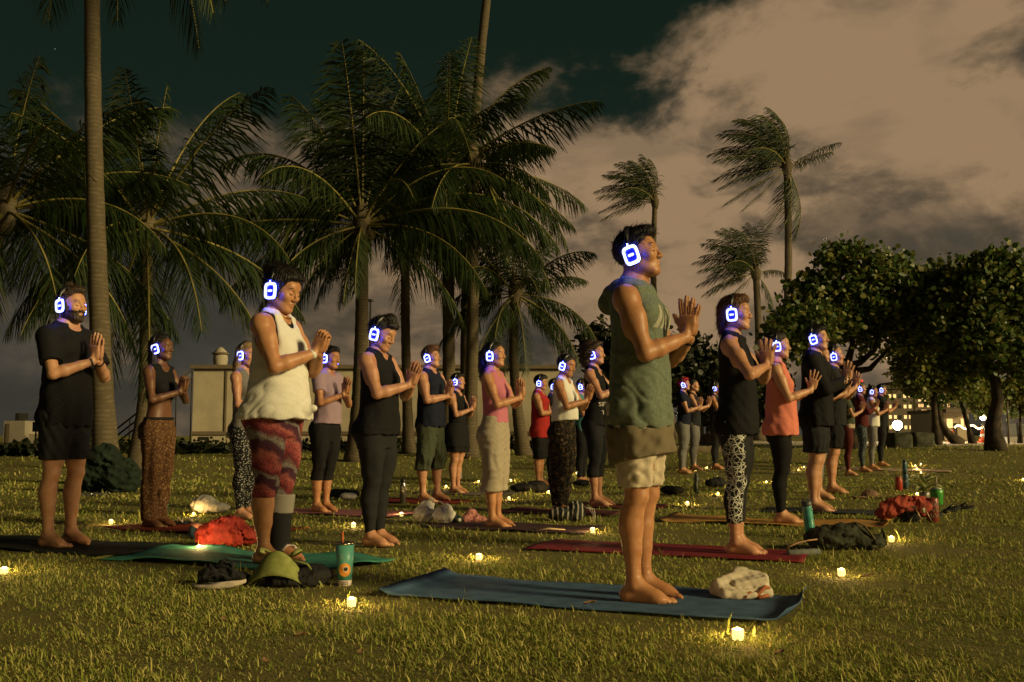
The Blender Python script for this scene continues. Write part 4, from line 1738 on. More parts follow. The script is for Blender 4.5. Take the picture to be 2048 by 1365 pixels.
def make_headphone_meshes():
    blk = mat('headphone_plastic', (.012, .013, .016), .35, var=.1, spec=.5)
    pad = mat('headphone_cushion', (.016, .016, .018), .8, bump=.2)
    glow = mat('led_white_blue', (.6, .6, .8), .4, emit=(.46, .52, 1.0), estr=2.1)
    blue = mat('led_blue_edge', (.05, .06, .6), .4, emit=(.045, .07, 1.0), estr=70.0)
    navy = mat('led_navy_panel', (.01, .01, .12), .3, emit=(.01, .012, .22), estr=.55)
    b = MB()
    rplate(b, .060, .086, .034, .043, 0, bev=.007)
    HP['cushion'] = b.mesh('cushion')
    b = MB()
    rplate(b, .085, .100, .0375, .0465, 0, bev=.003)
    HP['shell'] = b.mesh('ear_cup')
    b = MB()
    rring(b, .0985, .1085, .0385, .0475, .0268, .0345, 0, 1)
    HP['ring'] = b.mesh('light_ring')
    b = MB()
    rplate(b, .0985, .1030, .0268, .0345, 0, bev=.001)
    HP['panel'] = b.mesh('dark_panel')
    b = MB()
    rplate(b, .1030, .1062, .0145, .0068, 0, e=5.0, bev=.001)
    HP['bar'] = b.mesh('light_bar')
    b = MB()
    b.box((-.003, .088, .0480), (.005, .102, .0600))
    HP['lamp'] = b.mesh('slider_light', False)
    b = MB()
    P, R = [], []
    for i in range(25):
        t = math.pi * i / 24
        P.append((-.004, .093 * math.cos(t) * (1 + .05 * math.sin(t)), .040 + .121 * math.sin(t)))
        R.append(.017 if 3 < i < 21 else .011)
    b.tube(P, R, 10, 0, True, .46)
    HP['band'] = b.mesh('headband')
    HP['mats'] = dict(cushion=pad, shell=blk, ring=[glow, blue], panel=navy, bar=glow, lamp=blue, band=blk)
    for k, m in HP['mats'].items():
        for x in (m if isinstance(m, list) else [m]):
            HP[k].materials.append(x)


make_headphone_meshes()


def headphones(M, label):
    e = bpy.data.objects.new('headphones', None)
    e.empty_display_size = .1
    COL.objects.link(e)
    e.matrix_world = M
    tag(e, label, 'headphones', 'glowing headphones worn by the crowd')
    band = obj('headband', HP['band'], None, e)
    for g in (-1, 1):
        c = obj('ear_cup', HP['shell'], None, e)
        c.matrix_local = Matrix.Rotation(math.radians(0 if g > 0 else 180), 4, 'Z') @ Matrix.Rotation(math.radians(-6 * 1), 4, 'Y') if g > 0 else \
            Matrix.Rotation(math.pi, 4, 'Z') @ Matrix.Rotation(math.radians(6), 4, 'Y')
        for k, nm in (('cushion', 'cushion'), ('ring', 'light_ring'), ('panel', 'dark_panel'), ('bar', 'light_bar'), ('lamp', 'slider_light')):
            obj(nm, HP[k], None, c)
    return e


YAW = -math.radians(23)
WHO = {}


def person(sp):
    foot, top = sp['foot'], sp['top']
    base = at(*foot)
    base.z += sp.get('lift', .008)
    Ht = deep(foot[0], top, base.y).z - base.z
    s = Ht / (1.765 + sp.get('hairup', .0))
    rz = YAW - math.radians(sp.get('yaw', 0))
    root = empty('person', base, rz, s)
    pose = random.Random(sp['key'])
    if sp.get('lod', 1):
        hd = sp.setdefault('hands', {})
        hd['x'] = hd.get('x', .27) + pose.uniform(-.02, .02)
        hd['z'] = hd.get('z', 1.22) + pose.uniform(-.025, .03)
        hd.setdefault('out', pose.uniform(.45, 1.0))
        sp['roll'] = sp.get('roll', 0) + pose.uniform(-4, 4)
        sp['hyaw'] = sp.get('hyaw', 0) + pose.uniform(-7, 7)
        sp['pitch'] = sp.get('pitch', 0) + pose.uniform(-3, 3)
        root.rotation_euler = (math.radians(pose.uniform(-1.3, 1.3)), math.radians(pose.uniform(-1.2, 2.0)), rz + math.radians(pose.uniform(-6, 6)))
    tag(root, sp['label'], 'person', sp.get('group', 'people standing in prayer pose'))
    lod = sp.get('lod', 1)
    hb, hh, hn = LOD[lod]
    rig = Rig(sp)
    sk = sp['skin']
    seed = sp.get('seed', 1)
    Vs, Fs = [], []
    n = 0

    def keep(V, F):
        nonlocal n
        Vs.append(V)
        Fs.append(F + n)
        n += len(V)
    # trunk, limbs
    F = Fld((-.34, -.42, -.02), (.48, .42, 1.66), hb)
    rig.torso(F, .76, 1.52)
    rig.legs(F)
    if lod > 0 or sp.get('nofeet'):
        rig.feet(F)
    rig.arms(F)
    hp = rig.HM @ Vector((-.022, 0, -.055))
    nr = .052 if rig.sex == 'm' else .0415
    F.cone((-.018, 0, 1.45), tuple(hp), nr * 1.12, nr, .035)
    rig.yoke(F)
    V, Fc = F.nets()
    keep(relax(V, Fc, 1, .4), Fc)
    if lod == 0:
        F = Fld((-.11, -.14, -.005), (.23, .14, .16), .0045)
        for g in (-1, 1):
            P, R = rig.leg[g]
            F.chain(P[-3:], R[-3:], .02)
        rig.feet(F)
        F.half((0, 0, 1), (0, 0, .150))
        V, Fc = F.nets()
        keep(relax(V, Fc, 1, .3), Fc)
    # head
    F = Fld((-.13, -.10, -.14), (.14, .10, .14), hh)
    head_field(F, sp)
    V, Fc = F.nets()
    keep(place(relax(V, Fc, 1, .35), rig.HM), Fc)
    # hands
    F = Fld((-.13, -.13, -.10), (.085, .055, .205), hn)
    S_, E_, W_ = rig.arm[-1]
    fd = np.array(Matrix.Rotation(math.radians(rig.tilt), 3, 'Y').inverted()) @ (E_ - W_)
    hand_field(F, rig.hstyle, rig.spread, fd / np.linalg.norm(fd))
    V, Fc = F.nets()
    V = relax(V, Fc, 1, .25)
    for g in (-1, 1):
        keep(place(V, hand_matrix(rig, g)), Fc if g < 0 else Fc[:, ::-1])
    put_part('body', np.concatenate(Vs), np.concatenate(Fs), sk, root)
    # hair
    if sp.get('hair'):
        F = Fld((-.22, -.16, -.36), (.14, .16, .19), max(hh * .9, .004))
        hair_field(F, sp['hair'], seed)
        V, Fc = F.nets()
        if lod < 2 and sp['hair'] != 'bald':
            V, Fc = strands(V, Fc, sp['hair'], seed, 2600 if lod == 0 else 1100)
        put_part('hair', place(V, rig.HM), Fc, sp['haircol'], root)
    if lod < 2:
        b = face_bits(rig, lod)
        for i, v in enumerate(b.v):
            b.v[i] = tuple(rig.HM @ Vector(v))
        b.build('eyebrows_and_lashes', sp.get('browcol', sp.get('haircol', mat('hair_black', (.012, .009, .008)))), root)
    if sp.get('beard'):
        F = Fld((-.13, -.11, -.15), (.15, .11, .14), hh)
        head_field(F, sp)
        P = F.grid()
        F.D = F.D - .0055 + .002 * wob(P, 200, 5)
        F.half((0, 0, 1), (0, 0, -.044))
        F.half((-.97, 0, .25), (-.012, 0, -.05))
        F.half((0, 0, -1), (0, 0, -.125))
        F.ell((.10, 0, -.0645), (.020, .020, .010), .004, sub=True)
        F.ell((.115, 0, -.030), (.030, .030, .016), .004, sub=True)
        V, Fc = F.nets()
        put_part('beard', place(V, rig.HM), Fc, sp['haircol'], root)
    for i, g in enumerate(sp.get('wear', [])):
        g.setdefault('seed', seed * 7 + i)
        V, Fc = garment(rig, g, hb * g.get('fine', .95))
        put_part(g['name'], V, Fc, g['mat'], root)
    # bands on the wrists: (side, material)
    for g, m, wd in sp.get('bands', []):
        S, E, Wp = rig.arm[g]
        d = Vector(Wp - E).normalized()
        c = Vector(E + (Wp - E) * .94)
        b = MB()
        r = .0305 * (.5 + .5 * rig.aw)
        b.tube([c - d * wd, c - d * wd * .7, c + d * wd * .7, c + d * wd], [r * .92, r * 1.04, r * 1.02, r * .90], 16, 0)
        b.build('wristband', m, root)
    if sp.get('necklace'):
        b = MB()
        P = []
        for i in range(25):
            t = 2 * math.pi * i / 24
            P.append((.012 + .072 * math.cos(t), .066 * math.sin(t), 1.478 - .026 * math.cos(t)))
        b.tube(P, .0028, 6, 0, False)
        b.build('necklace', sp['necklace'], root)
    if sp.get('phones', True):
        headphones(root.matrix_basis @ rig.HM @ Matrix.Translation((-.004, 0, -.020)) @ Matrix.Rotation(math.radians(pose.uniform(-11, 11)), 4, 'Y') @ Matrix.Scale(.95, 4), 'headphones glowing blue on the ' + sp['short'])
    WHO[sp['key']] = (root, rig, base, s)
    return root

# ---- colours of cloth, hair and skin
SK_TAN = skin('tan', (.385, .195, .095))
SK_GOLD = skin('golden', (.43, .225, .112))
SK_FAIR = skin('fair', (.49, .28, .165))
SK_ROSE = skin('rosy', (.46, .25, .148))
SK_DARK = skin('deep', (.135, .066, .033))
H_BLK = mat('hair_black', (.012, .009, .008), .42, var=.3, scale=90, spec=.4, bump=.5, bscale=200)
H_BRN = mat('hair_brown', (.045, .026, .015), .45, var=.3, scale=90, spec=.4, bump=.5, bscale=200)
H_RED = mat('hair_auburn', (.13, .058, .024), .45, var=.3, scale=90, spec=.4, bump=.5, bscale=200)
H_BLD = mat('hair_blond', (.26, .17, .095), .45, var=.3, scale=90, spec=.4, bump=.5, bscale=200)


def cloth(name, col, var=.05, rough=.85):
    return mat('cloth_' + name, col, rough, var=var, scale=160, bump=.25, bscale=260, spec=.15)


C_BLK = cloth('black', (.010, .010, .011))
C_CHAR = cloth('charcoal', (.017, .018, .020))
C_NAVY = cloth('navy', (.010, .013, .026))
C_OLIVE = cloth('olive', (.125, .150, .115))
C_BRN = cloth('brown_olive', (.150, .122, .080))
C_TAN = cloth('tan_shorts', (.47, .40, .30))
C_WHITE = cloth('white', (.66, .64, .58))
C_CORAL = cloth('coral', (.60, .185, .135))
C_RED = cloth('red', (.30, .020, .018))
C_PINK = cloth('pink', (.46, .15, .21))
C_LAV = cloth('lavender', (.28, .20, .25))
C_GREY = cloth('grey', (.15, .145, .14))
C_LGREY = cloth('light_grey', (.26, .24, .21))
C_SAND = cloth('sand', (.33, .285, .215))
C_TEAL = cloth('teal', (.06, .20, .18))
C_MAROON = cloth('maroon', (.085, .016, .015))
C_GREEN = cloth('dark_green', (.050, .060, .036))
C_CREAM = cloth('cream', (.40, .33, .24))


def _maroon_scales(q, tc):
    sp = q.n('ShaderNodeSeparateXYZ', inp={0: tc})
    dia = q.math('ADD', q.math('MULTIPLY', sp.outputs[2], 5.2), q.math('MULTIPLY', sp.outputs[1], 3.6))
    dia = q.math('ADD', dia, q.math('MULTIPLY', q.noise(tc, 6.0, 2.0), 1.3))
    band = q.math('FRACT', dia)
    c = q.ramp(band, [(.0, (.13, .022, .030)), (.22, (.30, .060, .060)), (.36, (.36, .105, .090)), (.52, (.075, .020, .040)), (.70, (.060, .020, .040)),
                      (.82, (.22, .20, .18)), (1.0, (.13, .022, .030))], 'EASE')
    w = q.n('ShaderNodeTexWave', wave_type='BANDS', bands_direction='DIAGONAL',
            inp={'Vector': tc, 'Scale': 26.0, 'Distortion': 9.0, 'Detail': 2.0, 'Detail Scale': 2.5})
    return q.mix(q.rng(w.outputs[1], .55, .75, 0, .65), c, (.030, .014, .018))


def _dots(q, tc):
    v = q.n('ShaderNodeTexVoronoi', feature='F1', inp={'Vector': tc, 'Scale': 62.0})
    return q.mix(q.rng(v.outputs['Distance'], .34, .27), (.010, .011, .012), (.40, .39, .36))


def _lace(q, tc):
    """white scribbled web over black, on the outer side panel only"""
    sp = q.n('ShaderNodeSeparateXYZ', inp={0: tc})
    ln = None
    for k, (sc, of, th) in enumerate(((16.0, 0.0, .026), (20.0, 3.7, .030), (25.0, 8.1, .032))):
        mp = q.n('ShaderNodeMapping', inp={'Vector': tc, 'Location': (of, of * .7, of * 1.3), 'Rotation': (of, of * 2, 0)})
        v = q.n('ShaderNodeTexVoronoi', feature='DISTANCE_TO_EDGE', inp={'Vector': mp.outputs[0], 'Scale': sc})
        m = q.rng(v.outputs[0], th, th * .45)
        ln = m if ln is None else q.math('MAXIMUM', ln, m)
    nz = q.noise(tc, 13.0, 3.0)
    side = q.rng(q.math('ADD', sp.outputs[0], q.math('MULTIPLY', q.math('SUBTRACT', nz, .5), .16)), -.060, -.052)
    side2 = q.rng(q.math('ADD', sp.outputs[0], q.math('MULTIPLY', q.math('SUBTRACT', nz, .5), .10)), .085, .078)
    near = q.rng(sp.outputs[1], .0, -.012)
    gap = q.rng(nz, .36, .40)
    m = q.math('MULTIPLY', q.math('MULTIPLY', ln, side), q.math('MULTIPLY', q.math('MULTIPLY', near, side2), gap))
    return q.mix(m, (.010, .010, .011), (.66, .66, .61))


def _paisley(q, tc):
    v = q.n('ShaderNodeTexVoronoi', feature='F1', inp={'Vector': tc, 'Scale': 30.0})
    r = q.math('FRACT', q.math('MULTIPLY', v.outputs['Distance'], 4.0))
    c = q.mix(q.rng(r, .35, .65), (.105, .050, .022), (.040, .020, .011))
    return q.mix(q.rng(q.noise(tc, 60.0, 3.0), .52, .62), c, (.19, .11, .055))


def _floral(q, tc):
    n = q.noise(tc, 26.0, 5.0, .65, 1.2)
    c = q.mix(q.rng(n, .52, .60), (.012, .011, .010), (.105, .070, .036))
    return q.mix(q.rng(n, .66, .70), c, (.19, .14, .085))


def _marble(q, tc):
    w = q.n('ShaderNodeTexWave', inp={'Vector': tc, 'Scale': 9.0, 'Distortion': 14.0, 'Detail': 3.0, 'Detail Scale': 1.6})
    return q.mix(q.rng(w.outputs[1], .88, .97), (.018, .028, .034), (.20, .23, .24))


def _hoodie(q, tc):
    """olive cotton with the pale bars of the chest print"""
    n = q.noise(tc, 70.0, 4.0)
    base = q.mix(q.rng(n, .3, .7), (.100, .122, .094), (.145, .172, .130))
    sp = q.n('ShaderNodeSeparateXYZ', inp={0: tc})
    y = q.math('ADD', sp.outputs[1], q.math('MULTIPLY', q.math('SUBTRACT', 1.33, sp.outputs[2]), .38))
    zz = q.math('MULTIPLY', q.rng(sp.outputs[2], 1.262, 1.266), q.rng(sp.outputs[2], 1.375, 1.371))
    fr = q.rng(sp.outputs[0], .04, .05)
    lim = q.math('MULTIPLY', q.rng(y, -.125, -.122), q.rng(y, .125, .122))
    stripe = q.math('FRACT', q.math('ADD', q.math('MULTIPLY', y, 17.0), .1))
    on = q.math('MULTIPLY', q.rng(stripe, .30, .33), q.rng(stripe, .92, .89))
    m = q.math('MULTIPLY', q.math('MULTIPLY', zz, fr), q.math('MULTIPLY', lim, on))
    b = q.n('ShaderNodeBump', inp={'Strength': .3, 'Distance': .004, 'Height': q.noise(tc, 240.0, 3.0)})
    return q.mix(q.math('MULTIPLY', m, .8), base, (.38, .36, .28)), b.outputs[0]


def _striped_insert(q, tc):
    sp = q.n('ShaderNodeSeparateXYZ', inp={0: tc})
    f = q.math('FRACT', q.math('MULTIPLY', sp.outputs[2], 26.0))
    return q.mix(q.rng(f, .5, .55), (.03, .05, .05), (.18, .30, .30))


P_SCALE = mat_nodes('cloth_maroon_scales', _maroon_scales, .8, .15)
P_DOTS = mat_nodes('cloth_speckled', _dots, .8, .15)
P_LACE = mat_nodes('cloth_white_web', _lace, .75, .2)
P_PAIS = mat_nodes('cloth_paisley', _paisley, .85, .1)
P_FLOR = mat_nodes('cloth_dark_floral', _floral, .85, .1)
P_MARB = mat_nodes('cloth_marbled', _marble, .8, .15)
P_HOOD = mat_nodes('cloth_hoodie', _hoodie, .9, .1)
B_DARK = mat('band_black', (.012, .012, .013), .4)
B_WHITE = mat('band_white', (.62, .60, .56), .5)
B_GOLD = mat('chain_gold', (.45, .30, .10), .35, metal=.9)


def top(name, m, **k):
    return dict(kind='top', name=name, mat=m, **k)


def legs(name, m, **k):
    return dict(kind='legs', name=name, mat=m, **k)


TIGHT = dict(off=.0055, folds=.0012)
CAST = [
    # front row
    dict(key='front_man', short='person in the olive sleeveless hoodie', lod=0, foot=(1283, 1204), top=456, sex='m', w=1.0, arm=1.02, headscale=1.03, pitch=-9, skin=SK_TAN,
         hair='short', haircol=H_BLK, hands=dict(x=.240, z=1.222, tilt=4, spread=1.05, gap=.010), stance=.088, yaw=0,
         label='person in olive sleeveless hoodie and tan shorts on the blue mat, tallest in front',
         wear=[top('hooded_shirt', P_HOOD, hem=.80, loose=.75, flare=.020, off=.013, folds=.008, nf=7, hood=True, armhole=.070, neck=.062, scoop=.0),
               top('long_undershirt', C_BRN, topcut=.804, hem=.630, slant=.22, loose=1, flare=.024, off=.012, folds=.008, armhole=.16, neck=.10, scoop=.1, nf=8),
               legs('shorts', C_TAN, top=1.0, hem=.525, off=.010, k=.004, scale=[(.5, 1.27), (.56, 1.20), (.7, 1.12), (.86, 1.03)], folds=.007)],
         bands=[(1, B_DARK, .012)]),
    dict(key='white_tank_woman', short='person in the loose white tank', lod=0, foot=(545, 1128), top=536, sex='f', w=1.20, hips=1.05, arm=1.08, belly=.03, headscale=1.10, face=1.06, pitch=18,
         hyaw=-4, yaw=-5, skin=SK_GOLD, hair='updo', haircol=H_BLK, hands=dict(x=.27, z=1.235, tilt=22, style='clasp', gap=.006), stance=.085,
         label='person in loose white tank top and maroon patterned capri leggings, head bowed',
         wear=[top('sports_bra', C_BLK, hem=1.17, off=.006, folds=0, armhole=.055, scoop=.06, neck=.07),
               top('tank_top', C_WHITE, hem=.845, loose=1.0, flare=.030, off=.014, folds=.007, nf=6, armhole=.102, scoop=.085, scoopb=.07, nwide=.060, knot=True),
               legs('leggings', P_SCALE, top=1.0, hem=.385, **TIGHT),
               dict(kind='cone', name='knee_sleeve', mat=C_LGREY, p=(-.012, .09, .285), q=(-.004, .092, .40), r=(.079, .083)),
               dict(kind='cone', name='walking_boot', mat=C_CHAR, p=(-.012, .088, .002), q=(-.012, .09, .29), r=(.062, .072))],
         bands=[(-1, B_WHITE, .014), (1, B_GOLD, .006)], necklace=B_GOLD),
    dict(key='left_man', short='person in black tee at the left edge', lod=0, foot=(120, 1094), top=572, sex='m', w=.99, arm=.96, pitch=4, skin=SK_FAIR, hair='topknot', haircol=H_BRN,
         beard=True, hands=dict(x=.255, z=1.235, tilt=2, spread=.6, gap=.004), stance=.095,
         label='person in black tee and shorts at the left edge',
         wear=[top('tee_shirt', C_BLK, hem=.80, loose=.85, flare=.008, off=.012, folds=.008, sleeve=.70, sloose=.022, neck=.066, scoop=.03),
               legs('shorts', C_CHAR, top=1.0, hem=.575, off=.012, k=.006, scale=[(.5, 1.32), (.6, 1.24), (.86, 1.04)], folds=.006)],
         bands=[(-1, B_DARK, .008), (1, B_DARK, .013)]),
    dict(key='black_tank_woman', short='person in black with head bowed', lod=0, foot=(752, 1093), top=632, sex='f', w=1.14, hips=1.03, arm=1.10, belly=.025, headscale=1.06, face=1.04, pitch=23, skin=SK_ROSE,
         hair='highbun', haircol=H_BLK, hands=dict(x=.285, z=1.215, tilt=20, spread=.9), stance=.07,
         label='person in black tank and full black leggings, dark hair piled up, head bowed',
         wear=[top('tank_top', C_BLK, hem=.84, loose=.55, flare=.010, off=.010, folds=.004, armhole=.074, scoop=.06, nwide=.05),
               top('striped_bra', mat_nodes('cloth_striped', _striped_insert), hem=1.16, off=.0055, folds=0, armhole=.055, scoop=.06, neck=.07),
               legs('leggings', C_CHAR, top=1.0, hem=.085, **TIGHT)],
         bands=[(1, B_DARK, .006)]),
    dict(key='web_leggings_woman', short='person in white-web leggings', lod=0, foot=(1478, 1110), top=590, sex='f', w=1.02, arm=1.06, pitch=-2, skin=SK_ROSE, hair='bob', haircol=H_RED,
         hands=dict(x=.215, z=1.262, tilt=4, spread=1.5, gap=.020, back=.45, out=.7), stance=.06,
         label='person in black tank and white-web leggings on the dark red mat',
         wear=[top('tank_top', C_BLK, hem=.80, loose=.8, flare=.012, off=.010, folds=.004, armhole=.080, scoop=.0, neck=.058, strap=-.012),
               legs('leggings', P_LACE, top=1.0, hem=.205, off=.006, folds=.001)]),
    # second row
    dict(key='crop_top_woman', short='person in the black crop top', foot=(310, 1056), top=668, sex='f', w=.95, skin=SK_DARK, hair='long', haircol=H_BLK, pitch=0,
         hands=dict(x=.25, z=1.225, tilt=10, style='clasp'), stance=.075,
         label='person in black crop top and brown paisley trousers between two palm trunks',
         wear=[top('crop_top', C_BLK, hem=1.155, off=.008, folds=.002, armhole=.06, scoop=.07),
               legs('loose_trousers', P_PAIS, top=.985, hem=.06, off=.012, k=.012, scale=[(.05, 1.75), (.14, 1.7), (.3, 1.35), (.5, 1.2), (.86, 1.04)], folds=.008),
               legs('waistband', C_BLK, top=.995, hem=.965, off=.016, folds=0)],
         bands=[(-1, B_DARK, .012)]),
    dict(key='blond_woman', short='person in grey half behind the white tank', foot=(490, 1040), top=684, sex='f', w=.98, skin=SK_ROSE, hair='long', haircol=H_BLD, pitch=6,
         hands=dict(x=.25, z=1.16, tilt=20), label='person in grey tank and speckled leggings, half hidden behind the white tank top',
         wear=[top('tank_top', C_GREY, hem=.88, loose=.6, off=.009, armhole=.065, scoop=.06), legs('leggings', P_DOTS, top=1.0, hem=.07, **TIGHT)]),
    dict(key='lavender_tee', short='person in the lavender tee', foot=(643, 1026), top=692, sex='f', w=1.02, skin=SK_TAN, hair='crop', haircol=H_BLK, pitch=2, yaw=16,
         hands=dict(x=.26, z=1.215, tilt=8, spread=.7), label='person in lavender tee and black cropped leggings on the pink mat',
         wear=[top('tee_shirt', C_LAV, hem=.93, loose=.9, off=.012, sleeve=.55, sloose=.015, folds=.004, neck=.066), legs('capri_leggings', C_BLK, top=1.0, hem=.33, off=.009, folds=.002)],
         bands=[(-1, B_DARK, .013)]),
    dict(key='green_shorts_man', short='person in long green shorts', foot=(862, 1005), top=693, sex='m', w=1.02, arm=1.08, skin=SK_ROSE, hair='curlytop', haircol=H_RED, pitch=-4,
         hands=dict(x=.26, z=1.20, tilt=10, spread=.8), stance=.15,
         label='person in dark tank top and long dull green shorts, legs apart, beside the black dress',
         wear=[top('tank_top', C_NAVY, hem=.84, loose=1, flare=.012, off=.012, armhole=.072, scoop=.03, nwide=.05), legs('long_shorts', C_GREEN, top=1.0, hem=.36, off=.014, k=.006, scale=[(.3, 1.6), (.48, 1.45), (.86, 1.06)], folds=.007)]),
    dict(key='black_dress', short='person in the black dress', foot=(912, 988), top=746, sex='f', w=1.06, lod=1, skin=SK_ROSE, hair='crop', haircol=H_BLK, pitch=-3,
         hands=dict(x=.26, z=1.20, tilt=6, spread=.6), label='person in flared black dress between the green shorts and the pink top',
         wear=[top('dress_top', C_BLK, hem=.95, loose=.5, off=.010, armhole=.07, scoop=.06), dict(kind='skirt', name='dress_skirt', mat=C_BLK, top=1.02, hem=.60, off=.014)]),
    dict(key='pink_top_woman', short='person in the pink top', foot=(992, 1056), top=683, sex='f', w=1.04, hips=1.06, arm=1.05, skin=SK_GOLD, hair='pony', haircol=H_BLK, pitch=-3, yaw=2,
         hands=dict(x=.285, z=1.215, tilt=0, spread=.35, gap=.002), label='person in pink tank and sand-coloured cropped trousers with a long dark ponytail',
         wear=[top('tank_top', C_PINK, hem=.98, loose=.3, off=.008, armhole=.068, scoop=.07, scoopb=.05, nwide=.058), legs('cropped_trousers', C_SAND, top=1.06, hem=.335, off=.012, scale=[(.3, 1.75), (.42, 1.55), (.5, 1.36), (.7, 1.12), (.86, 1.04)], folds=.004)],
         bands=[(1, B_WHITE, .010)]),
    dict(key='red_tank_man', short='person in the red tank', foot=(1080, 974), top=749, sex='m', w=1.04, skin=SK_TAN, hair='crop', haircol=H_BLK, pitch=3,
         hands=dict(x=.25, z=1.15, tilt=25), label='person in bright red tank top and black shorts',
         wear=[top('tank_top', C_RED, hem=.76, loose=1, flare=.012, off=.012, armhole=.070, scoop=.05), legs('shorts', C_BLK, top=1.0, hem=.43, off=.012, scale=[(.4, 1.5), (.86, 1.06)], folds=.004)]),
    dict(key='half_hidden_black', short='person behind the red tank', lod=2, foot=(1104, 968), top=757, sex='f', skin=SK_TAN, hair='crop', haircol=H_BLK, pitch=5,
         hands=dict(x=.25, z=1.2), label='person in black squeezed between the red tank and the white cropped tank',
         wear=[top('tee_shirt', C_BLK, hem=.85, loose=.8, off=.012, sleeve=.5), legs('leggings', C_BLK, top=1.0, hem=.08, **TIGHT)]),
    dict(key='bun_woman', short='person with a top bun in the white cropped tank', foot=(1122, 1026), top=702, hairup=.03, sex='f', w=1.04, arm=1.05, skin=SK_TAN, hair='bun', haircol=H_BLK, pitch=10, yaw=6,
         hands=dict(x=.27, z=1.225, tilt=16, spread=.6), label='person with a top bun in short white tank and dark floral trousers',
         wear=[top('tank_top', C_WHITE, hem=.985, loose=1, flare=.014, off=.012, armhole=.075, scoop=.06, scoopb=.05, slant=.12), legs('loose_trousers', P_FLOR, top=1.03, hem=.07, off=.012, scale=[(.05, 1.7), (.3, 1.55), (.5, 1.42), (.86, 1.06)], folds=.006)]),
    dict(key='curly_woman', short='curly-haired person in black', foot=(1196, 1013), top=684, sex='f', w=.98, arm=1.06, skin=SK_ROSE, hair='curly', haircol=H_BRN, pitch=-4,
         hands=dict(x=.27, z=1.225, tilt=2, spread=.4), label='person with big curly hair in black tank lettered in white and black capris',
         wear=[top('tank_top', C_BLK, hem=.85, loose=.9, off=.012, armhole=.075, scoop=.09, scoopb=.07), legs('capri_leggings', C_CHAR, top=1.0, hem=.30, off=.009, folds=.002)]),
    dict(key='teal_shirt', short='person in teal behind the curly hair', lod=2, foot=(1164, 968), top=757, sex='f', skin=SK_ROSE, hair='crop', haircol=H_BRN, hands=dict(x=.27, z=1.22),
         label='person in teal tee mostly hidden behind the white cropped tank and the curly hair',
         wear=[top('tee_shirt', C_TEAL, hem=.86, loose=.9, off=.013, sleeve=.5), legs('trousers', C_BLK, top=1.0, hem=.08, off=.012)]),
    dict(key='red_cap', short='person in the red bandana', lod=1, foot=(1366, 948), top=755, sex='f', w=1.0, skin=SK_ROSE, hair='crop', haircol=cloth('red_bandana', (.36, .03, .04)), browcol=H_BRN, pitch=-6,
         hands=dict(x=.29, z=1.23, tilt=10, spread=.8), label='person in red bandana and dark tee behind the olive hoodie, hands raised',
         wear=[top('tee_shirt', C_NAVY, hem=.90, loose=.7, off=.012, sleeve=.4), legs('trousers', C_GREY, top=1.0, hem=.08, off=.010)]),
    dict(key='second_face', short='person just past the red bandana', lod=2, foot=(1389, 942), top=758, sex='f', skin=SK_FAIR, hair='tied', haircol=H_BLK, pitch=-4, phones=False,
         hands=dict(x=.29, z=1.23, tilt=10), label='person with dark tied hair directly behind the red bandana, without glowing headphones',
         wear=[top('tank_top', C_CHAR, hem=.85, loose=.7, off=.01), legs('leggings', C_GREY, top=1.0, hem=.08, **TIGHT)]),
    dict(key='dark_person', short='dark figure left of the web leggings', lod=2, foot=(1432, 940), top=762, sex='f', skin=SK_GOLD, hair='long', haircol=H_BLK, pitch=8, roll=6,
         hands=dict(x=.27, z=1.22), label='shadowy person in dark clothes left of the white-web leggings',
         wear=[top('tank_top', C_CHAR, hem=.85, loose=.8, off=.012), legs('leggings', C_CHAR, top=1.0, hem=.08, **TIGHT)]),
    dict(key='coral_woman', short='person in the coral tank', foot=(1566, 1048), top=664, sex='f', w=1.04, arm=1.02, skin=SK_FAIR, hair='tied', haircol=H_BLK, pitch=0,
         hands=dict(x=.30, z=1.205, tilt=16, spread=1.5, gap=.014), label='person in coral tank top and black leggings on the orange mat',
         wear=[top('sports_bra', C_BLK, hem=1.16, off=.006, folds=0, armhole=.055, scoop=.06, neck=.07),
               top('tank_top', C_CORAL, hem=.80, loose=1.0, flare=.020, off=.012, armhole=.080, scoop=.07, folds=.005, nwide=.05), legs('leggings', C_BLK, top=1.0, hem=.07, **TIGHT)]),
    dict(key='black_hoodie_man', short='person in the black long-sleeved top', foot=(1632, 1024), top=650, sex='m', w=1.06, skin=SK_FAIR, hair='crop', haircol=H_BLK, pitch=-2,
         hands=dict(x=.29, z=1.235, tilt=8, spread=1.2, gap=.016), stance=.075, label='person in black long-sleeved top and black shorts beside the coral tank',
         wear=[top('sweatshirt', C_BLK, hem=.80, loose=1, flare=.014, off=.016, sleeve=1.85, sloose=.016, folds=.006, neck=.064, scoop=.02),
               legs('shorts', C_CHAR, top=1.0, hem=.545, off=.014, k=.006, scale=[(.5, 1.36), (.86, 1.04)], folds=.006)]),
    dict(key='grey_leggings', short='person behind the black long-sleeved top', lod=2, foot=(1640, 1000), top=688, sex='f', skin=SK_ROSE, hair='tied', haircol=H_BRN, phones=False, hands=dict(x=.28, z=1.22),
         label='person in grey cropped leggings hidden behind the black long-sleeved top',
         wear=[top('tank_top', C_PINK, hem=.90, loose=.6, off=.01), legs('leggings', C_GREY, top=1.0, hem=.22, **TIGHT)]),
    dict(key='bald_man', short='person in black tee behind the long sleeves', foot=(1666, 988), top=690, sex='m', w=1.04, skin=SK_ROSE, hair='bald', haircol=H_BRN, pitch=-6,
         hands=dict(x=.27, z=1.245, tilt=6, spread=.9), label='person in black tee and black shorts behind the long-sleeved top',
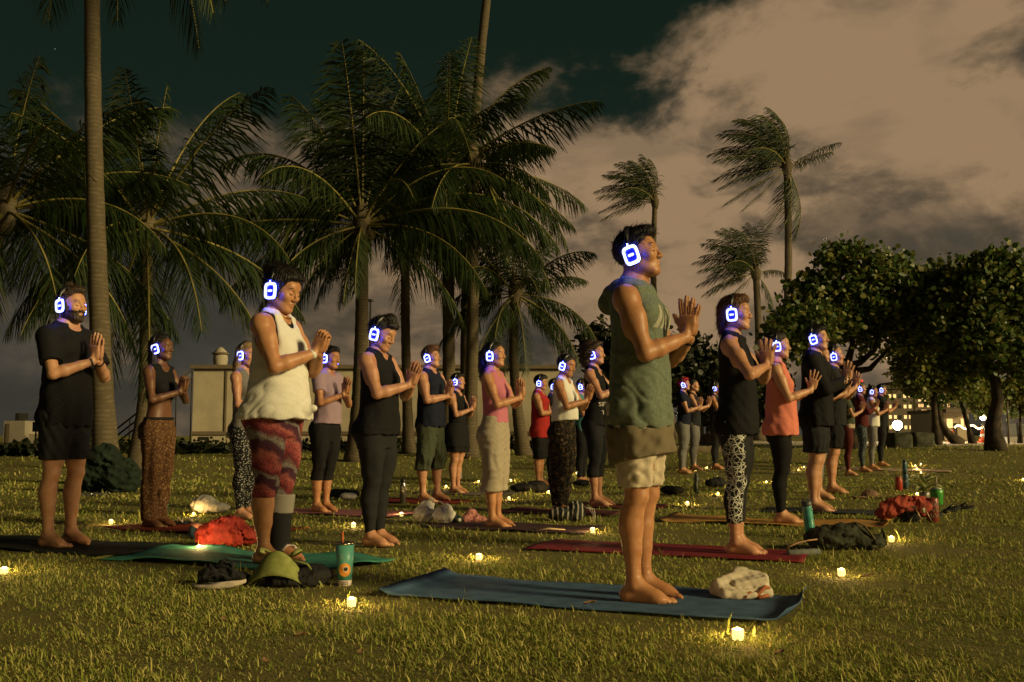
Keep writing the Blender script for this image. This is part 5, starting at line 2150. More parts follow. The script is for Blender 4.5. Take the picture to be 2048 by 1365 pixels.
         wear=[top('tee_shirt', C_CHAR, hem=.80, loose=1, off=.014, sleeve=.6, sloose=.02, neck=.066), legs('shorts', C_BLK, top=1.0, hem=.53, off=.014, k=.006, scale=[(.5, 1.36), (.86, 1.04)], folds=.006)]),
    dict(key='cream_hem', short='far person with a pale hem', lod=2, foot=(1698, 952), top=768, sex='f', skin=SK_ROSE, hair='crop', haircol=H_BLK, hands=dict(x=.27, z=1.22),
         label='far person in dark top with pale hem and dark red leggings', group='far group by the stone blocks',
         wear=[top('tee_shirt', C_GREEN, hem=.98, loose=.8, off=.014, sleeve=.5), top('undershirt', C_CREAM, hem=.90, loose=.8, off=.008, armhole=.08), legs('leggings', C_MAROON, top=1.0, hem=.08, **TIGHT)]),
    dict(key='maroon_top', short='far person in maroon', lod=2, foot=(1727, 945), top=764, sex='f', skin=SK_TAN, hair='tied', haircol=H_BLK, hands=dict(x=.27, z=1.22),
         label='far person in maroon long-sleeved top and marbled leggings', group='far group by the stone blocks',
         wear=[top('long_sleeve_top', C_MAROON, hem=.88, loose=.8, off=.012, sleeve=1.8), legs('leggings', P_MARB, top=1.0, hem=.08, **TIGHT)]),
    dict(key='far_white', short='far person in white', lod=2, foot=(1745, 940), top=771, sex='f', w=1.05, skin=SK_TAN, hair='bun', haircol=H_BLK, pitch=6, hands=dict(x=.27, z=1.22),
         label='far person in white tank and grey leggings', group='far group by the stone blocks',
         wear=[top('tank_top', C_WHITE, hem=.90, loose=1, off=.014, armhole=.07), legs('leggings', C_GREY, top=1.0, hem=.08, **TIGHT)]),
    dict(key='far_dark', short='farthest person on the right', lod=2, foot=(1763, 933), top=768, sex='m', skin=SK_TAN, hair='crop', haircol=H_BLK, hands=dict(x=.29, z=1.24),
         label='farthest person in dark clothes right of the white tank', group='far group by the stone blocks',
         wear=[top('tee_shirt', C_CHAR, hem=.84, loose=1, off=.014, sleeve=.6), legs('trousers', C_CHAR, top=1.0, hem=.08, off=.012)]),
]
for i_, sp_ in enumerate(CAST):
    sp_['seed'] = 11 + i_
    person(sp_)

# ------------------------------------------------------------------ yoga mats
MATRECT = []      # (centre, direction, half length, half width) kept free of grass


def yoga_mat(key, back, front, w, col, label, yaw=0.0, wave=.010, curl=0.0, side=0.0, lift=0.006):
    root, rig, base, s = WHO[key]
    a = YAW - math.radians(yaw)
    d = Vector((math.cos(a), math.sin(a), 0))
    n = Vector((-d.y, d.x, 0))
    c = Vector((base.x, base.y, 0)) + d * ((front - back) / 2) + n * side
    hl, hw = (front + back) / 2, w / 2
    MATRECT.append((np.array([c.x, c.y]), np.array([d.x, d.y]), hl, hw))
    nx, ny = 44, 14
    r = np.random.default_rng(len(key) * 13 + 5)
    ph = r.uniform(0, 6.28, 6)
    V = []
    for lay in (0, 1):
        for j in range(ny + 1):
            for i in range(nx + 1):
                u, v = (i / nx * 2 - 1), (j / ny * 2 - 1)
                e = max(abs(u), abs(v) * .9) ** 4
                z = wave * (.5 + .5 * math.sin(u * 5 + ph[0] + v)) * (.35 + e) + wave * .4 * math.sin(u * 11 + v * 3 + ph[1]) * e
                z = max(z, 0)
                z += curl * max(0, (u - .93) / .07) ** 2 * .05 + curl * .03 * max(0, (-u - .9) / .1) ** 2
                uu = u * hl + .012 * math.sin(v * 3 + ph[2]) * abs(u)
                p = Vector((uu, v * hw + .010 * math.sin(u * 4 + ph[3]), 0))
                gy = float(gz(c.y + p.x * d.y + p.y * d.x) - gz(c.y))
                V.append((p.x, p.y, lift + z + .005 * lay + gy))
    m1 = (nx + 1) * (ny + 1)
    F = []
    for j in range(ny):
        for i in range(nx):
            q_ = j * (nx + 1) + i
            F.append((m1 + q_, m1 + q_ + 1, m1 + q_ + nx + 2, m1 + q_ + nx + 1))
            F.append((q_, q_ + nx + 1, q_ + nx + 2, q_ + 1))
    rim = [j for j in range(nx)]
    for i in range(nx):
        F.append((i, i + 1, m1 + i + 1, m1 + i))
        q_ = ny * (nx + 1) + i
        F.append((q_ + 1, q_, m1 + q_, m1 + q_ + 1))
    for j in range(ny):
        q_ = j * (nx + 1)
        F.append((q_ + nx + 1, q_, m1 + q_, m1 + q_ + nx + 1))
        q_ += nx
        F.append((q_, q_ + nx + 1, m1 + q_ + nx + 1, m1 + q_))
    me = mesh_np('yoga_mat', np.array(V), np.array(F))
    o = obj('yoga_mat', me, mat('mat_' + key, col, .85, var=.14, scale=9, bump=.35, bscale=260, spec=.2))
    o.location = (c.x, c.y, float(gz(c.y)))
    o.rotation_euler = (0, 0, a)
    tag(o, label, 'yoga mat', 'yoga mats on the lawn')
    return o


yoga_mat('front_man', 1.16, .70, .70, (.060, .120, .215), 'blue mat under the olive hoodie, nearest of all mats', curl=1.0, wave=.010)
yoga_mat('white_tank_woman', 1.08, .62, .66, (.045, .225, .165), 'wavy green mat under the white tank and capri leggings', wave=.028, side=.06)
yoga_mat('web_leggings_woman', 1.35, .42, .62, (.18, .014, .022), 'dark red mat under the web-patterned leggings', wave=.006)
yoga_mat('coral_woman', 1.02, .85, .62, (.42, .22, .055), 'orange tan mat under the coral tank and black leggings', curl=.6, wave=.020)
yoga_mat('pink_top_woman', .55, .85, .62, (.050, .026, .030), 'dark plum mat under the sand trousers')
yoga_mat('bun_woman', .60, .55, .62, (.085, .018, .022), 'dark maroon mat under the floral trousers')
yoga_mat('curly_woman', .30, .75, .62, (.10, .016, .018), 'dark red mat under the curly-haired figure')
yoga_mat('crop_top_woman', .25, 1.30, .62, (.20, .028, .014), 'brick red mat under the paisley trousers')
yoga_mat('lavender_tee', .55, 1.0, .62, (.20, .075, .085), 'dusty pink mat under the lavender tee')
yoga_mat('green_shorts_man', .75, .45, .62, (.20, .022, .016), 'red mat under the long green shorts')
yoga_mat('black_hoodie_man', .5, 1.15, .62, (.030, .035, .038), 'charcoal mat under the black long-sleeved top')
yoga_mat('left_man', 1.0, .85, .66, (.014, .018, .016), 'black mat under the figure in black tee at the left')
yoga_mat('far_white', .6, 1.4, .62, (.34, .25, .19), 'pale far mat under the white tank by the stone blocks')
yoga_mat('black_dress', .5, .8, .60, (.13, .11, .10), 'grey mat under the black dress')

# ------------------------------------------------------------------ tea lights
M_TEA = mat('tea_light_glow', (1, .8, .4), .4, emit=(1.0, .66, .22), estr=1.5)
M_TEAF = mat('tea_light_flame', (1, .9, .6), .4, emit=(1.0, .82, .48), estr=8.0)
M_TEAR = mat('tea_light_rim', (.5, .35, .15), .3, emit=(1.0, .55, .15), estr=1.6)
tea_cup = MB().lathe([(.021, 0), (.0245, .004), (.0262, .020), (.0268, .044), (.0235, .045), (.022, .038)], 16).mesh('cup')
tea_rim = MB().lathe([(.0269, .0440), (.0277, .0455), (.0268, .0475), (.0245, .0475), (.0236, .0455)], 16).mesh('rim')
tea_fl = MB().lathe([(.006, .036), (.0150, .041), (.0150, .048), (.010, .053), (.0020, .055)], 10).mesh('flame')
for me_, m_ in ((tea_cup, M_TEA), (tea_rim, M_TEAR), (tea_fl, M_TEAF)):
    me_.materials.append(m_)
TEA = [((1476, 1281), 'nearest tea light, in long grass before the blue mat', 1.25), ((703, 1214), 'tea light in the grass before the teal tumbler', 1.15),
       ((1683, 1153), 'tea light alone on the grass right of the beige towel', 1.15), ((8, 1150), 'tea light at the left edge of the frame', 1.15),
       ((1783, 1084), 'tea light in tall grass beside the dark rucksack', 1.1), ((398, 1103), 'tea light in front of the crumpled red bag', 1.1),
       ((958, 1121), 'tea light on open grass left of the blue mat', 1.1), ((1185, 1066), 'tea light right of the lace-up black bag', 1.1),
       ((222, 1049), 'tea light between the black tee and the paisley trousers', 1.1), ((707, 1056), 'tea light left of the bowed figure in black', 1.1),
       ((803, 1033), 'tea light left of the white plastic bags', 1), ((387, 1033), 'tea light beside the white cloth sack', .8), ((892, 976), 'tea light right of the long green shorts', 1),
       ((957, 966), 'tea light behind the sand trousers on the left', .9), ((1018, 1001), 'tea light just right of the sand trousers', 1), ((1022, 964), 'tea light behind the sand trousers on the right', 1),
       ((1097, 988), 'tea light left of the floral trousers', 1), ((1153, 949), 'tea light behind the floral trousers on the right', .9), ((1375, 1011), 'tea light before the dark bottle', 1.1),
       ((1436, 992), 'tea light before the dark soft bag', 1), ((1391, 942), 'leftmost of three tea lights before the stone slab', 1), ((1414, 938), 'middle of three tea lights before the stone slab', .9),
       ((1432, 937), 'rightmost of three tea lights before the stone slab', .9), ((1533, 967), 'tea light left of the coral tank', .9), ((1597, 942), 'left tea light behind the coral tank', .9),
       ((1608, 936), 'right tea light behind the coral tank', .8), ((1834, 941), 'lowest tea light of the cluster right of the blue bottle', 1.1), ((1831, 934), 'left tea light of the cluster right of the blue bottle', 1),
       ((1842, 931), 'topmost tea light of the cluster right of the blue bottle', .9), ((1842, 948), 'nearest tea light of the cluster right of the blue bottle', .9),
       ((1834, 993), 'tea light half hidden behind the red bag', 1.1), ((2046, 962), 'tea light at the right edge of the frame', 1)]
TEAPOS = []
for (p_, lab_, k_) in TEA:
    c_ = at(*p_)
    TEAPOS.append(c_)
    e_ = empty('tea_light', c_, random.uniform(0, 6), k_ * .66)
    tag(e_, lab_, 'tea light', 'tea lights on the lawn')
    for nm_, me_ in (('cup', tea_cup), ('rim', tea_rim), ('flame', tea_fl)):
        obj(nm_, me_, None, e_)
    ld_ = bpy.data.lights.new('tea_glow', 'POINT')
    ld_.energy = 3.0
    ld_.color = (1.0, .62, .20)
    ld_.shadow_soft_size = .012
    lo_ = bpy.data.objects.new('tea_glow', ld_)
    COL.objects.link(lo_)
    lo_.parent = e_
    lo_.location = (0, 0, .075)


# ------------------------------------------------------------------ soft things
def lump(name, label, cat, px, py, parts, m, seed, wr=.010, fr=26, h=.010, rz=0.0, extra=None, lift=0.0, flat=True):
    """a crumpled soft thing: parts = list of (cx,cy,cz,rx,ry,rz) in metres"""
    b = at(px, py)
    b.z += lift
    A = np.array(parts)
    lo = (A[:, :3] - A[:, 3:6]).min(0) - .06
    hi = (A[:, :3] + A[:, 3:6]).max(0) + .06
    F = Fld(lo, hi, h)
    for p in parts:
        F.ell(p[:3], p[3:6], .03)
    P = F.grid()
    fr = fr * 2.6
    F.D = F.D + wr * .7 * wob(P, fr * .40, seed, 6) + wr * 1.3 * np.abs(wob(P, fr * .38, seed + 2, 5)) + wr * .5 * np.abs(wob(P, fr * .9, seed + 4, 4)) - wr * .5
    if flat:
        F.half((0, 0, -1), (0, 0, .0))
    V, Fc = F.nets()
    root = empty(name, b, rz)
    tag(root, label, cat)
    put_part('cloth' if cat in ('towel', 'bag', 'cloth', 'clothes') else 'shell', V, Fc, m, root)
    return root


def bottle(px, py, h, r, body, cap, label, parts=None, tilt=0.0, name='water_bottle', capm=None, neck=.55, band=None):
    b = at(px, py)
    root = empty(name, b)
    root.rotation_euler = (0, math.radians(tilt), 0)
    tag(root, label, 'bottle', 'drinking bottles left on the grass')
    MB().lathe([(r * .92, 0), (r, .006), (r, h * .72), (r * .96, h * .77), (r * neck, h * .84), (r * neck, h * .87)], 22).build('body', body, root)
    MB().lathe([(r * neck * 1.12, h * .865), (r * neck * 1.14, h * .90), (r * neck * 1.14, h * .985), (r * neck * .9, h)], 22).build('cap', cap, root)
    if band:
        MB().lathe([(r * 1.004, h * .30), (r * 1.012, h * .31), (r * 1.012, h * .55), (r * 1.004, h * .56)], 22).build('label_band', band, root)
    # carrying loop on the cap
    P = [(r * neck * .8 * math.cos(t), 0, h + r * .55 * math.sin(t) - .004) for t in np.linspace(.1, math.pi - .1, 9)]
    MB().tube(P, r * .12, 6).build('loop', cap, root)
    return root


PL_BLK = mat('plastic_black', (.014, .014, .015), .4, spec=.5)
TEALGLASS = mat('teal_bottle', (.06, .30, .26), .25, spec=.6, var=.2, scale=20)
bottle(1393, 988, .26, .036, mat('bottle_dark', (.012, .020, .018), .35, spec=.5), PL_BLK, 'dark bottle standing behind the hoodie wearer, before the slab', name='water_bottle')
bottle(1798, 982, .20, .050, mat('bottle_red', (.36, .042, .020), .35, spec=.5), mat('cap_rust', (.25, .10, .06), .4), 'short red bottle beside the two blue bottles', neck=.75)
bottle(1812, 978, .24, .038, mat('bottle_blue', (.045, .115, .165), .35, spec=.5), PL_BLK, 'front blue bottle behind the red bottle')
bottle(1810, 952, .28, .042, mat('bottle_blue2', (.050, .125, .175), .35, spec=.5), PL_BLK, 'rear taller blue bottle', neck=.7)
bottle(806, 1008, .27, .036, mat('bottle_steel', (.30, .28, .25), .22, metal=.9), PL_BLK, 'steel bottle beside the bowed figure in black', neck=.7)
bottle(1622, 1076, .27, .036, TEALGLASS, mat('cap_grey', (.06, .07, .07), .4), 'translucent teal bottle leaning beside the dark rucksack', tilt=-6, neck=.95)
bottle(920, 958, .20, .030, mat('bottle_pale', (.30, .33, .30), .2, spec=.6), PL_BLK, 'small pale bottle behind the black dress')

# teal tumbler with the orange disc
def tumbler():
    b = at(689, 1172)
    root = empty('tumbler', b)
    tag(root, 'teal tumbler with orange disc emblem and orange straw in the front grass', 'tumbler')
    h, r0, r1 = .215, .034, .047

    def rad(z):
        return r0 + (r1 - r0) * z / h
    MB().lathe([(r0 * .9, 0), (r0, .004), (rad(.030), .030)], 32).build('base_band', mat('tumbler_white', (.52, .46, .42), .4), root)
    MB().lathe([(rad(.030), .030), (rad(.205), .205)], 32).build('body', mat('tumbler_teal', (.085, .30, .25), .4, spec=.4, var=.06), root)
    MB().lathe([(rad(.205) + .001, .205), (rad(.215) + .0015, .215), (r1 - .004, .216), (r1 - .006, .210)], 32).build('steel_rim', mat('rim_steel', (.6, .52, .42), .2, metal=1.0), root)
    MB().lathe([(r1 - .006, .207), (r1 - .007, .213), (.004, .214)], 32).build('lid', PL_BLK, root)
    MB().tube([(-.010, -.010, .20), (-.012, -.012, .268)], .0055, 10).build('straw', mat('straw_orange', (.58, .15, .045), .4), root)

    def disc(name, a0, zc, rx, m, lift, e=2.0, n=28):
        V = [None] * (n + 1)
        ring = [(rx * math.cos(2 * math.pi * k / n), rx * math.sin(2 * math.pi * k / n)) for k in range(n)]

        def onto(u, v):
            z = zc + v
            rr = rad(z) + lift
            a = a0 + u / rr
            return (rr * math.cos(a), rr * math.sin(a), z)
        V, F = [onto(0, 0)], []
        for f in (.5, 1.0):
            V += [onto(u * f, v * f) for u, v in ring]
        for k in range(n):
            k2 = (k + 1) % n
            F.append((0, 1 + k, 1 + k2))
            F.append((1 + k, 1 + n + k, 1 + n + k2, 1 + k2))
        return MB().add(V, F).build(name, m, root)
    a0 = math.radians(-80)
    em = mat('emblem_orange', (.66, .27, .045), .5)
    disc('emblem_disc', a0, .082, .033, em, .0008)
    disc('emblem_ring', a0 + .12, .086, .0145, mat('emblem_cream', (.66, .58, .44), .5), .0015)
    disc('emblem_eye', a0 + .12, .086, .0105, mat('emblem_dark', (.035, .025, .018), .5), .0022)
    # crossed mark above the disc
    for s in (-1, 1):
        V = []
        for t in (-1, 1):
            for w_ in (-1, 1):
                u, z = t * .010 * s + w_ * .0018, .148 + t * .014
                rr = rad(z) + .0009
                a = a0 - .35 + u / rr
                V.append((rr * math.cos(a), rr * math.sin(a), z))
        MB().add(V, [(0, 1, 3, 2)]).build('cross_mark', mat('mark_pale', (.42, .44, .36), .5), root)
    # strokes of the lettering round the foot
    ink = mat('lettering_brown', (.10, .05, .04), .6)
    for i, a_ in enumerate((-.62, -.34, -.1, .14, .38)):
        if i % 2 == 0:
            V = []
            for z in (.008, .026):
                for w_ in (-.0014, .0014):
                    rr = rad(z) + .0009
                    V.append((rr * math.cos(a0 + a_ + w_ / rr), rr * math.sin(a0 + a_ + w_ / rr), z))
            MB().add(V, [(0, 1, 3, 2)]).build('lettering', ink, root)
        else:
            V, F = [], []
            for k in range(14):
                t = 2 * math.pi * k / 14
                for q_ in (1.0, .62):
                    u, z = .0042 * q_ * math.cos(t), .017 + .009 * q_ * math.sin(t)
                    rr = rad(z) + .0009
                    V.append((rr * math.cos(a0 + a_ + u / rr), rr * math.sin(a0 + a_ + u / rr), z))
            for k in range(14):
                k2 = (k + 1) % 14
                F.append((2 * k, 2 * k2, 2 * k2 + 1, 2 * k + 1))
            MB().add(V, F).build('lettering', ink, root)


tumbler()

F_BLK = mat('fabric_black', (.012, .012, .013), .85, bump=.4, bscale=120)
F_RED = mat('fabric_red', (.26, .022, .015), .75, var=.2, scale=12, bump=.3)
F_RUST = mat('fabric_rust', (.30, .050, .028), .85, var=.2, scale=12, bump=.3)
F_BEIGE = mat('fabric_beige', (.50, .44, .35), .95, var=.04, scale=200, bump=.15, bscale=300)
F_PLAST = mat('white_plastic_bag', (.66, .63, .56), .5, var=.10, scale=12, spec=.4)
F_PINK = mat('pink_gingham', (.42, .17, .15), .9, var=.3, scale=60)
F_DKG = mat('rucksack_green', (.035, .038, .024), .9, var=.25, scale=14, bump=.4)
F_GREY = mat('sack_grey', (.30, .28, .25), .9, var=.1, scale=14, bump=.3)

# beige towel with rust trim on the blue mat
tb_ = at(1482, 1199)
t_ = empty('folded_towel', Vector((tb_.x, tb_.y, tb_.z + .014)), .1)
tag(t_, 'crumpled beige towel with rust-coloured trim lying on the blue mat', 'towel')
F_ = Fld((-.20, -.17, -.01), (.20, .15, .16), .005)


def _rot(ax, deg):
    return np.array(Matrix.Rotation(math.radians(deg), 3, ax))


F_.rbox((0, .0, .022), (.125, .085, .022), .018, 0, _rot('Z', 6))
F_.rbox((-.005, .012, .052), (.118, .070, .016), .014, .008, _rot('Y', -6) @ _rot('Z', -5))
F_.rbox((.030, .0, .078), (.085, .062, .014), .013, .008, _rot('Y', -9) @ _rot('X', 8))
F_.cone((-.115, -.02, .060), (.02, .030, .098), .024, .030, .010)
F_.cone((.0, .035, .100), (.105, -.01, .080), .030, .024, .010)
F_.rbox((.085, -.045, .048), (.040, .010, .045), .009, .010, _rot('X', -28) @ _rot('Z', 12))
F_.cone((-.06, -.085, .015), (.03, -.10, .020), .020, .014, .008)
G_ = F_.grid()
F_.D = F_.D + .002 * wob(G_, 42, 8, 4) + .004 * np.abs(wob((G_[0] * 1.0, G_[1] * 2.2, G_[2] * 1.5), 24, 3, 3)) - .002
F_.half((0, 0, -1), (0, 0, 0))
V_, Fc_ = F_.nets()
put_part('cloth', relax(V_, Fc_, 1, .3), Fc_, F_BEIGE, t_)
P_ = [(-.02, -.105, .012), (.01, -.100, .030), (.04, -.098, .016), (.065, -.092, .036), (.085, -.080, .052), (.11, -.060, .044), (.118, -.03, .020), (.10, -.075, .012), (.05, -.098, .008)]
MB().tube(P_, .009, 8).build('trim', mat('trim_rust', (.34, .115, .050), .9), t_)

# black sandals / shoes beside the green mat
s_ = lump('sandals', 'pair of black sandals with pale soles at the near edge of the green mat', 'shoes', 446, 1174,
          [(-.06, .03, .05, .085, .05, .045), (.05, .02, .045, .08, .05, .04), (-.02, .05, .07, .06, .04, .05)], F_BLK, 8, .010, 34, .007)
sole = MB()
for k in range(2):
    pts = []
    for i in range(20):
        t = 2 * math.pi * i / 20
        pts.append((.135 * math.cos(t), .044 * math.sin(t) * (1 + .18 * math.cos(t)), 0))
    V = [(x, y + (-.075 if k == 0 else .03), .004 + .026 * max(0, x / .135) ** 2) for x, y, z in pts] + [(x, y + (-.075 if k == 0 else .03), .022 + .026 * max(0, x / .135) ** 2) for x, y, z in pts]
    F = [tuple(range(20))[::-1], tuple(range(20, 40))] + [(i, (i + 1) % 20, 20 + (i + 1) % 20, 20 + i) for i in range(20)]
    sole.add(V, F)
so = sole.build('soles', mat('sole_pale', (.42, .36, .29), .8), s_)
MB().tube([(-.10, -.075, .03), (-.05, -.11, .055), (.0, -.075, .075), (.05, -.045, .045)], .010, 8, flat=.5).build('strap', F_BLK, s_)
MB().tube([(-.03, .0, .09), (.0, .02, .135), (.04, .02, .115), (.05, .0, .08)], .010, 8, flat=.6).build('strap', F_BLK, s_)

# black bag under a green sun visor
lump('black_bag', 'slouched black bag in the grass under the green sun visor', 'bag', 588, 1172,
     [(-.05, .02, .06, .13, .08, .06), (.09, .0, .05, .11, .08, .055), (.0, -.03, .03, .14, .07, .035)], F_BLK, 12, .010, 24, .008)
vb = at(584, 1160)
vis = empty('sun_visor', Vector((vb.x - .02, vb.y - .22, .075)), math.radians(-8), 1.15)
tag(vis, 'olive green sun visor with curled brim on the black bag', 'sun visor')
V, F = [], []
nu, nv = 18, 7
for j in range(nv + 1):
    for i in range(nu + 1):
        a = math.radians(200 + 150 * i / nu)
        rr = .085 + .075 * j / nv * (1 - .25 * abs(i / nu - .5))
        V.append((rr * math.cos(a) * 1.0, rr * math.sin(a) * .55, .055 - .10 * (j / nv) + .035 * math.cos((i / nu - .5) * 5.2)))
for j in range(nv):
    for i in range(nu):
        q_ = j * (nu + 1) + i
        F.append((q_, q_ + 1, q_ + nu + 2, q_ + nu + 1))
M_VIS = mat('visor_green', (.20, .225, .065), .8, var=.12, scale=30)
ob_ = MB().add(V, F).build('brim', M_VIS, vis)
sol_ = ob_.modifiers.new('thickness', 'SOLIDIFY')
sol_.thickness = .004
MB().tube([(.085 * math.cos(t), .075 * math.sin(t) * .75 + .02, .07 + .02 * math.cos(2 * t)) for t in np.linspace(math.radians(-40), math.radians(215), 22)], .014, 8, flat=.35).build('headband', M_VIS, vis)
MB().tube([(.07, -.02, .05), (.13, .0, .03), (.18, -.01, -.02), (.21, -.015, -.075)], .013, 8, flat=.35).build('strap', M_VIS, vis)
MB().tube([(.0, .03, .085), (.02, .05, .105), (.05, .055, .10), (.07, .045, .08)], .012, 8, flat=.5).build('buckle', mat('buckle_pink', (.55, .42, .38), .6), vis)

# red crumpled bag by the tea light
lump('red_bag', 'crumpled bright red bag behind the green mat, glowing by a tea light', 'bag', 446, 1096,
     [(0, .05, .10, .16, .10, .10), (-.10, .02, .08, .09, .08, .085), (.13, .0, .07, .10, .08, .07), (.02, .06, .16, .08, .06, .06)], F_RED, 21, .030, 18, .009)
fl = at(417, 1092)
flo = empty('cloth_fold', Vector((fl.x, fl.y - .12, fl.z + .0)))
tag(flo, 'pale salmon cloth corner lit by the tea light beside the red bag', 'cloth')
V = [(-.10, 0, .16), (-.04, -.01, .13), (.02, -.02, .08), (.09, -.03, .01), (-.08, .03, .17), (.0, .02, .15), (.05, .01, .10), (.10, .0, .03)]
ob_ = MB().add(V, [(0, 1, 5, 4), (1, 2, 6, 5), (2, 3, 7, 6)]).build('fold', mat('cloth_salmon', (.60, .24, .15), .8), flo)
ob_.modifiers.new('thickness', 'SOLIDIFY').thickness = .006
lump('blue_pouch', 'small dull blue pouch left of the red bag', 'bag', 389, 1078, [(0, 0, .05, .05, .03, .055)], mat('pouch_blue', (.05, .085, .12), .8), 23, .004, 24, .008)

lump('cloth_sack', 'pale grey cloth sack on the brick red mat', 'bag', 418, 1030, [(-.05, 0, .08, .12, .09, .085), (.08, -.01, .05, .13, .08, .05)], F_GREY, 31, .010, 18, .010, lift=.02)
# white plastic bags
wb = lump('plastic_bag', 'left white plastic bag with knotted top near the sand trousers', 'bag', 848, 1046, [(0, 0, .075, .095, .085, .08), (.03, .02, .15, .06, .05, .045)], F_PLAST, 33, .008, 30, .008)
MB().tube([(.03, 0, .17), (.06, 0, .215), (.085, 0, .20), (.075, .01, .165)], [.018, .014, .012, .010], 8, flat=.5).build('handle', F_PLAST, wb)
wb = lump('plastic_bag', 'right white plastic bag leaning on its twin near the sand trousers', 'bag', 888, 1048, [(0, 0, .07, .10, .085, .075), (.02, .02, .13, .055, .05, .04)], F_PLAST, 34, .008, 30, .008)
MB().tube([(.0, 0, .16), (-.04, 0, .195), (-.07, .0, .165)], [.016, .014, .010], 8, flat=.5).build('handle', F_PLAST, wb)
ca = at(914, 1047)
can = empty('lying_flask', Vector((ca.x, ca.y, .036)))
tag(can, 'dark green flask lying on its side right of the plastic bags', 'flask')
fk = MB().lathe([(.034, -.09), (.036, -.08), (.036, .06), (.026, .085), (.026, .10)], 18).build('body', mat('flask_green', (.02, .05, .035), .4), can)
fk2 = MB().lathe([(.0, .1005), (.016, .101), (.016, .1035), (.0, .104)], 14).build('cap_disc', mat('cap_pale', (.5, .48, .42), .5), can)
for o_ in (fk, fk2):
    o_.rotation_euler = (math.radians(90), 0, math.radians(14))
lump('pink_bundle', 'knotted pink patterned cloth bundle left of the sand trousers', 'cloth', 943, 1046, [(0, 0, .07, .06, .05, .05), (-.05, -.03, .035, .075, .035, .035), (.07, -.02, .03, .075, .03, .03)], F_PINK, 37, .008, 34, .007)
# black lace-up bag at the floral trousers
lb = lump('lace_bag', 'black and white striped drawstring bag before the floral trousers', 'bag', 1140, 1043, [(-.06, 0, .06, .14, .08, .065), (.06, 0, .09, .085, .08, .09)],
          mat_nodes('stripe_bag', lambda q, tc: q.mix(q.rng(q.n('ShaderNodeTexWave', inp={'Vector': tc, 'Scale': 7.0, 'Distortion': 3.0}).outputs[1], .72, .85), (.012, .014, .013), (.26, .25, .21)), .8), 41, .010, 22, .008)
for k in range(3):
    MB().tube([(.12, -.04 + .02 * k, .13), (.17 + .02 * k, -.05, .11), (.20 + .01 * k, -.06, .05), (.17 + .02 * k, -.07, .005)], .004, 6).build('lace', mat('lace_pale', (.45, .40, .34), .8), lb)
pp = at(1098, 1064)
pap = empty('paper_sheet', Vector((pp.x, pp.y, .012)), .1)
tag(pap, 'thin pale paper lying on the grass left of a tea light', 'paper')
ob_ = MB().add([(-.11, -.03, 0), (.0, -.03, .012), (.13, -.02, .002), (-.10, .05, .02), (.0, .05, .02), (.13, .03, .006)], [(0, 1, 4, 3), (1, 2, 5, 4)]).build('sheet', mat('paper_tan', (.42, .31, .19), .9), pap)
ob_.modifiers.new('thickness', 'SOLIDIFY').thickness = .002
# dark things in the middle distance
lump('dark_bag', 'low black bag behind the sand trousers', 'bag', 1060, 985, [(0, 0, .06, .28, .12, .07), (.1, 0, .08, .12, .1, .07)], F_BLK, 45, .014, 14, .014)
lump('dark_bag', 'dark soft bag between the dark bottle and the web leggings', 'bag', 1432, 976, [(0, 0, .07, .16, .10, .075), (.05, 0, .11, .08, .07, .05)], F_BLK, 46, .012, 16, .012)
lump('dark_bag', 'small dark bag just right of the hoodie wearer with a white slip on it', 'bag', 1345, 990, [(0, 0, .06, .16, .10, .06)], F_BLK, 47, .012, 16, .012)
lump('dark_bundle', 'dark bundle with white bag behind the pink mat', 'bag', 690, 996, [(0, 0, .05, .18, .10, .05), (-.12, 0, .05, .08, .08, .05)], F_BLK, 48, .012, 16, .012)
lump('plastic_bag', 'small white bag right of the lavender tee', 'bag', 697, 1001, [(.0, 0, .045, .10, .06, .045)], F_PLAST, 49, .008, 26, .010)
lump('dark_bag', 'dark shoes and bag by the curly-haired figure', 'bag', 1165, 973, [(0, 0, .05, .14, .09, .05)], F_BLK, 50, .012, 16, .012)
lump('black_bag', 'bulky black-green bag heap at the foot of the tall left palm', 'bag', 205, 985, [(-.12, .1, .28, .34, .26, .30), (.22, .05, .20, .26, .24, .24), (.0, 0, .45, .22, .18, .20)],
     mat('heap_black_green', (.010, .020, .012), .9, var=.3, scale=8), 52, .045, 9, .02)
for k, (px, py) in enumerate(((206, 912), (232, 905))):
    pass
fo = at(190, 985)
foil = lump('foil_wrap', 'strip of shiny crumpled foil before the bag heap by the left palm', 'foil', 185, 990, [(-.1, -.3, .02, .14, .04, .02), (.14, -.3, .02, .16, .05, .022)], mat('foil_silver', (.55, .52, .5), .25, metal=.9), 53, .012, 40, .010)
tb = at(329, 1031)
tbl = empty('yoga_block', Vector((tb.x, tb.y, tb.z)), .2)
tag(tbl, 'upright teal slab standing right of the paisley trousers', 'slab')
MB().box((-.030, -.02, .0), (.030, .02, .235)).build('board', mat('block_teal', (.10, .24, .23), .7), tbl, smooth=False)
MB().box((-.030, -.0225, .20), (.030, -.0205, .215)).build('edge_strip', mat('block_pale', (.2, .34, .33), .7), tbl, smooth=False)
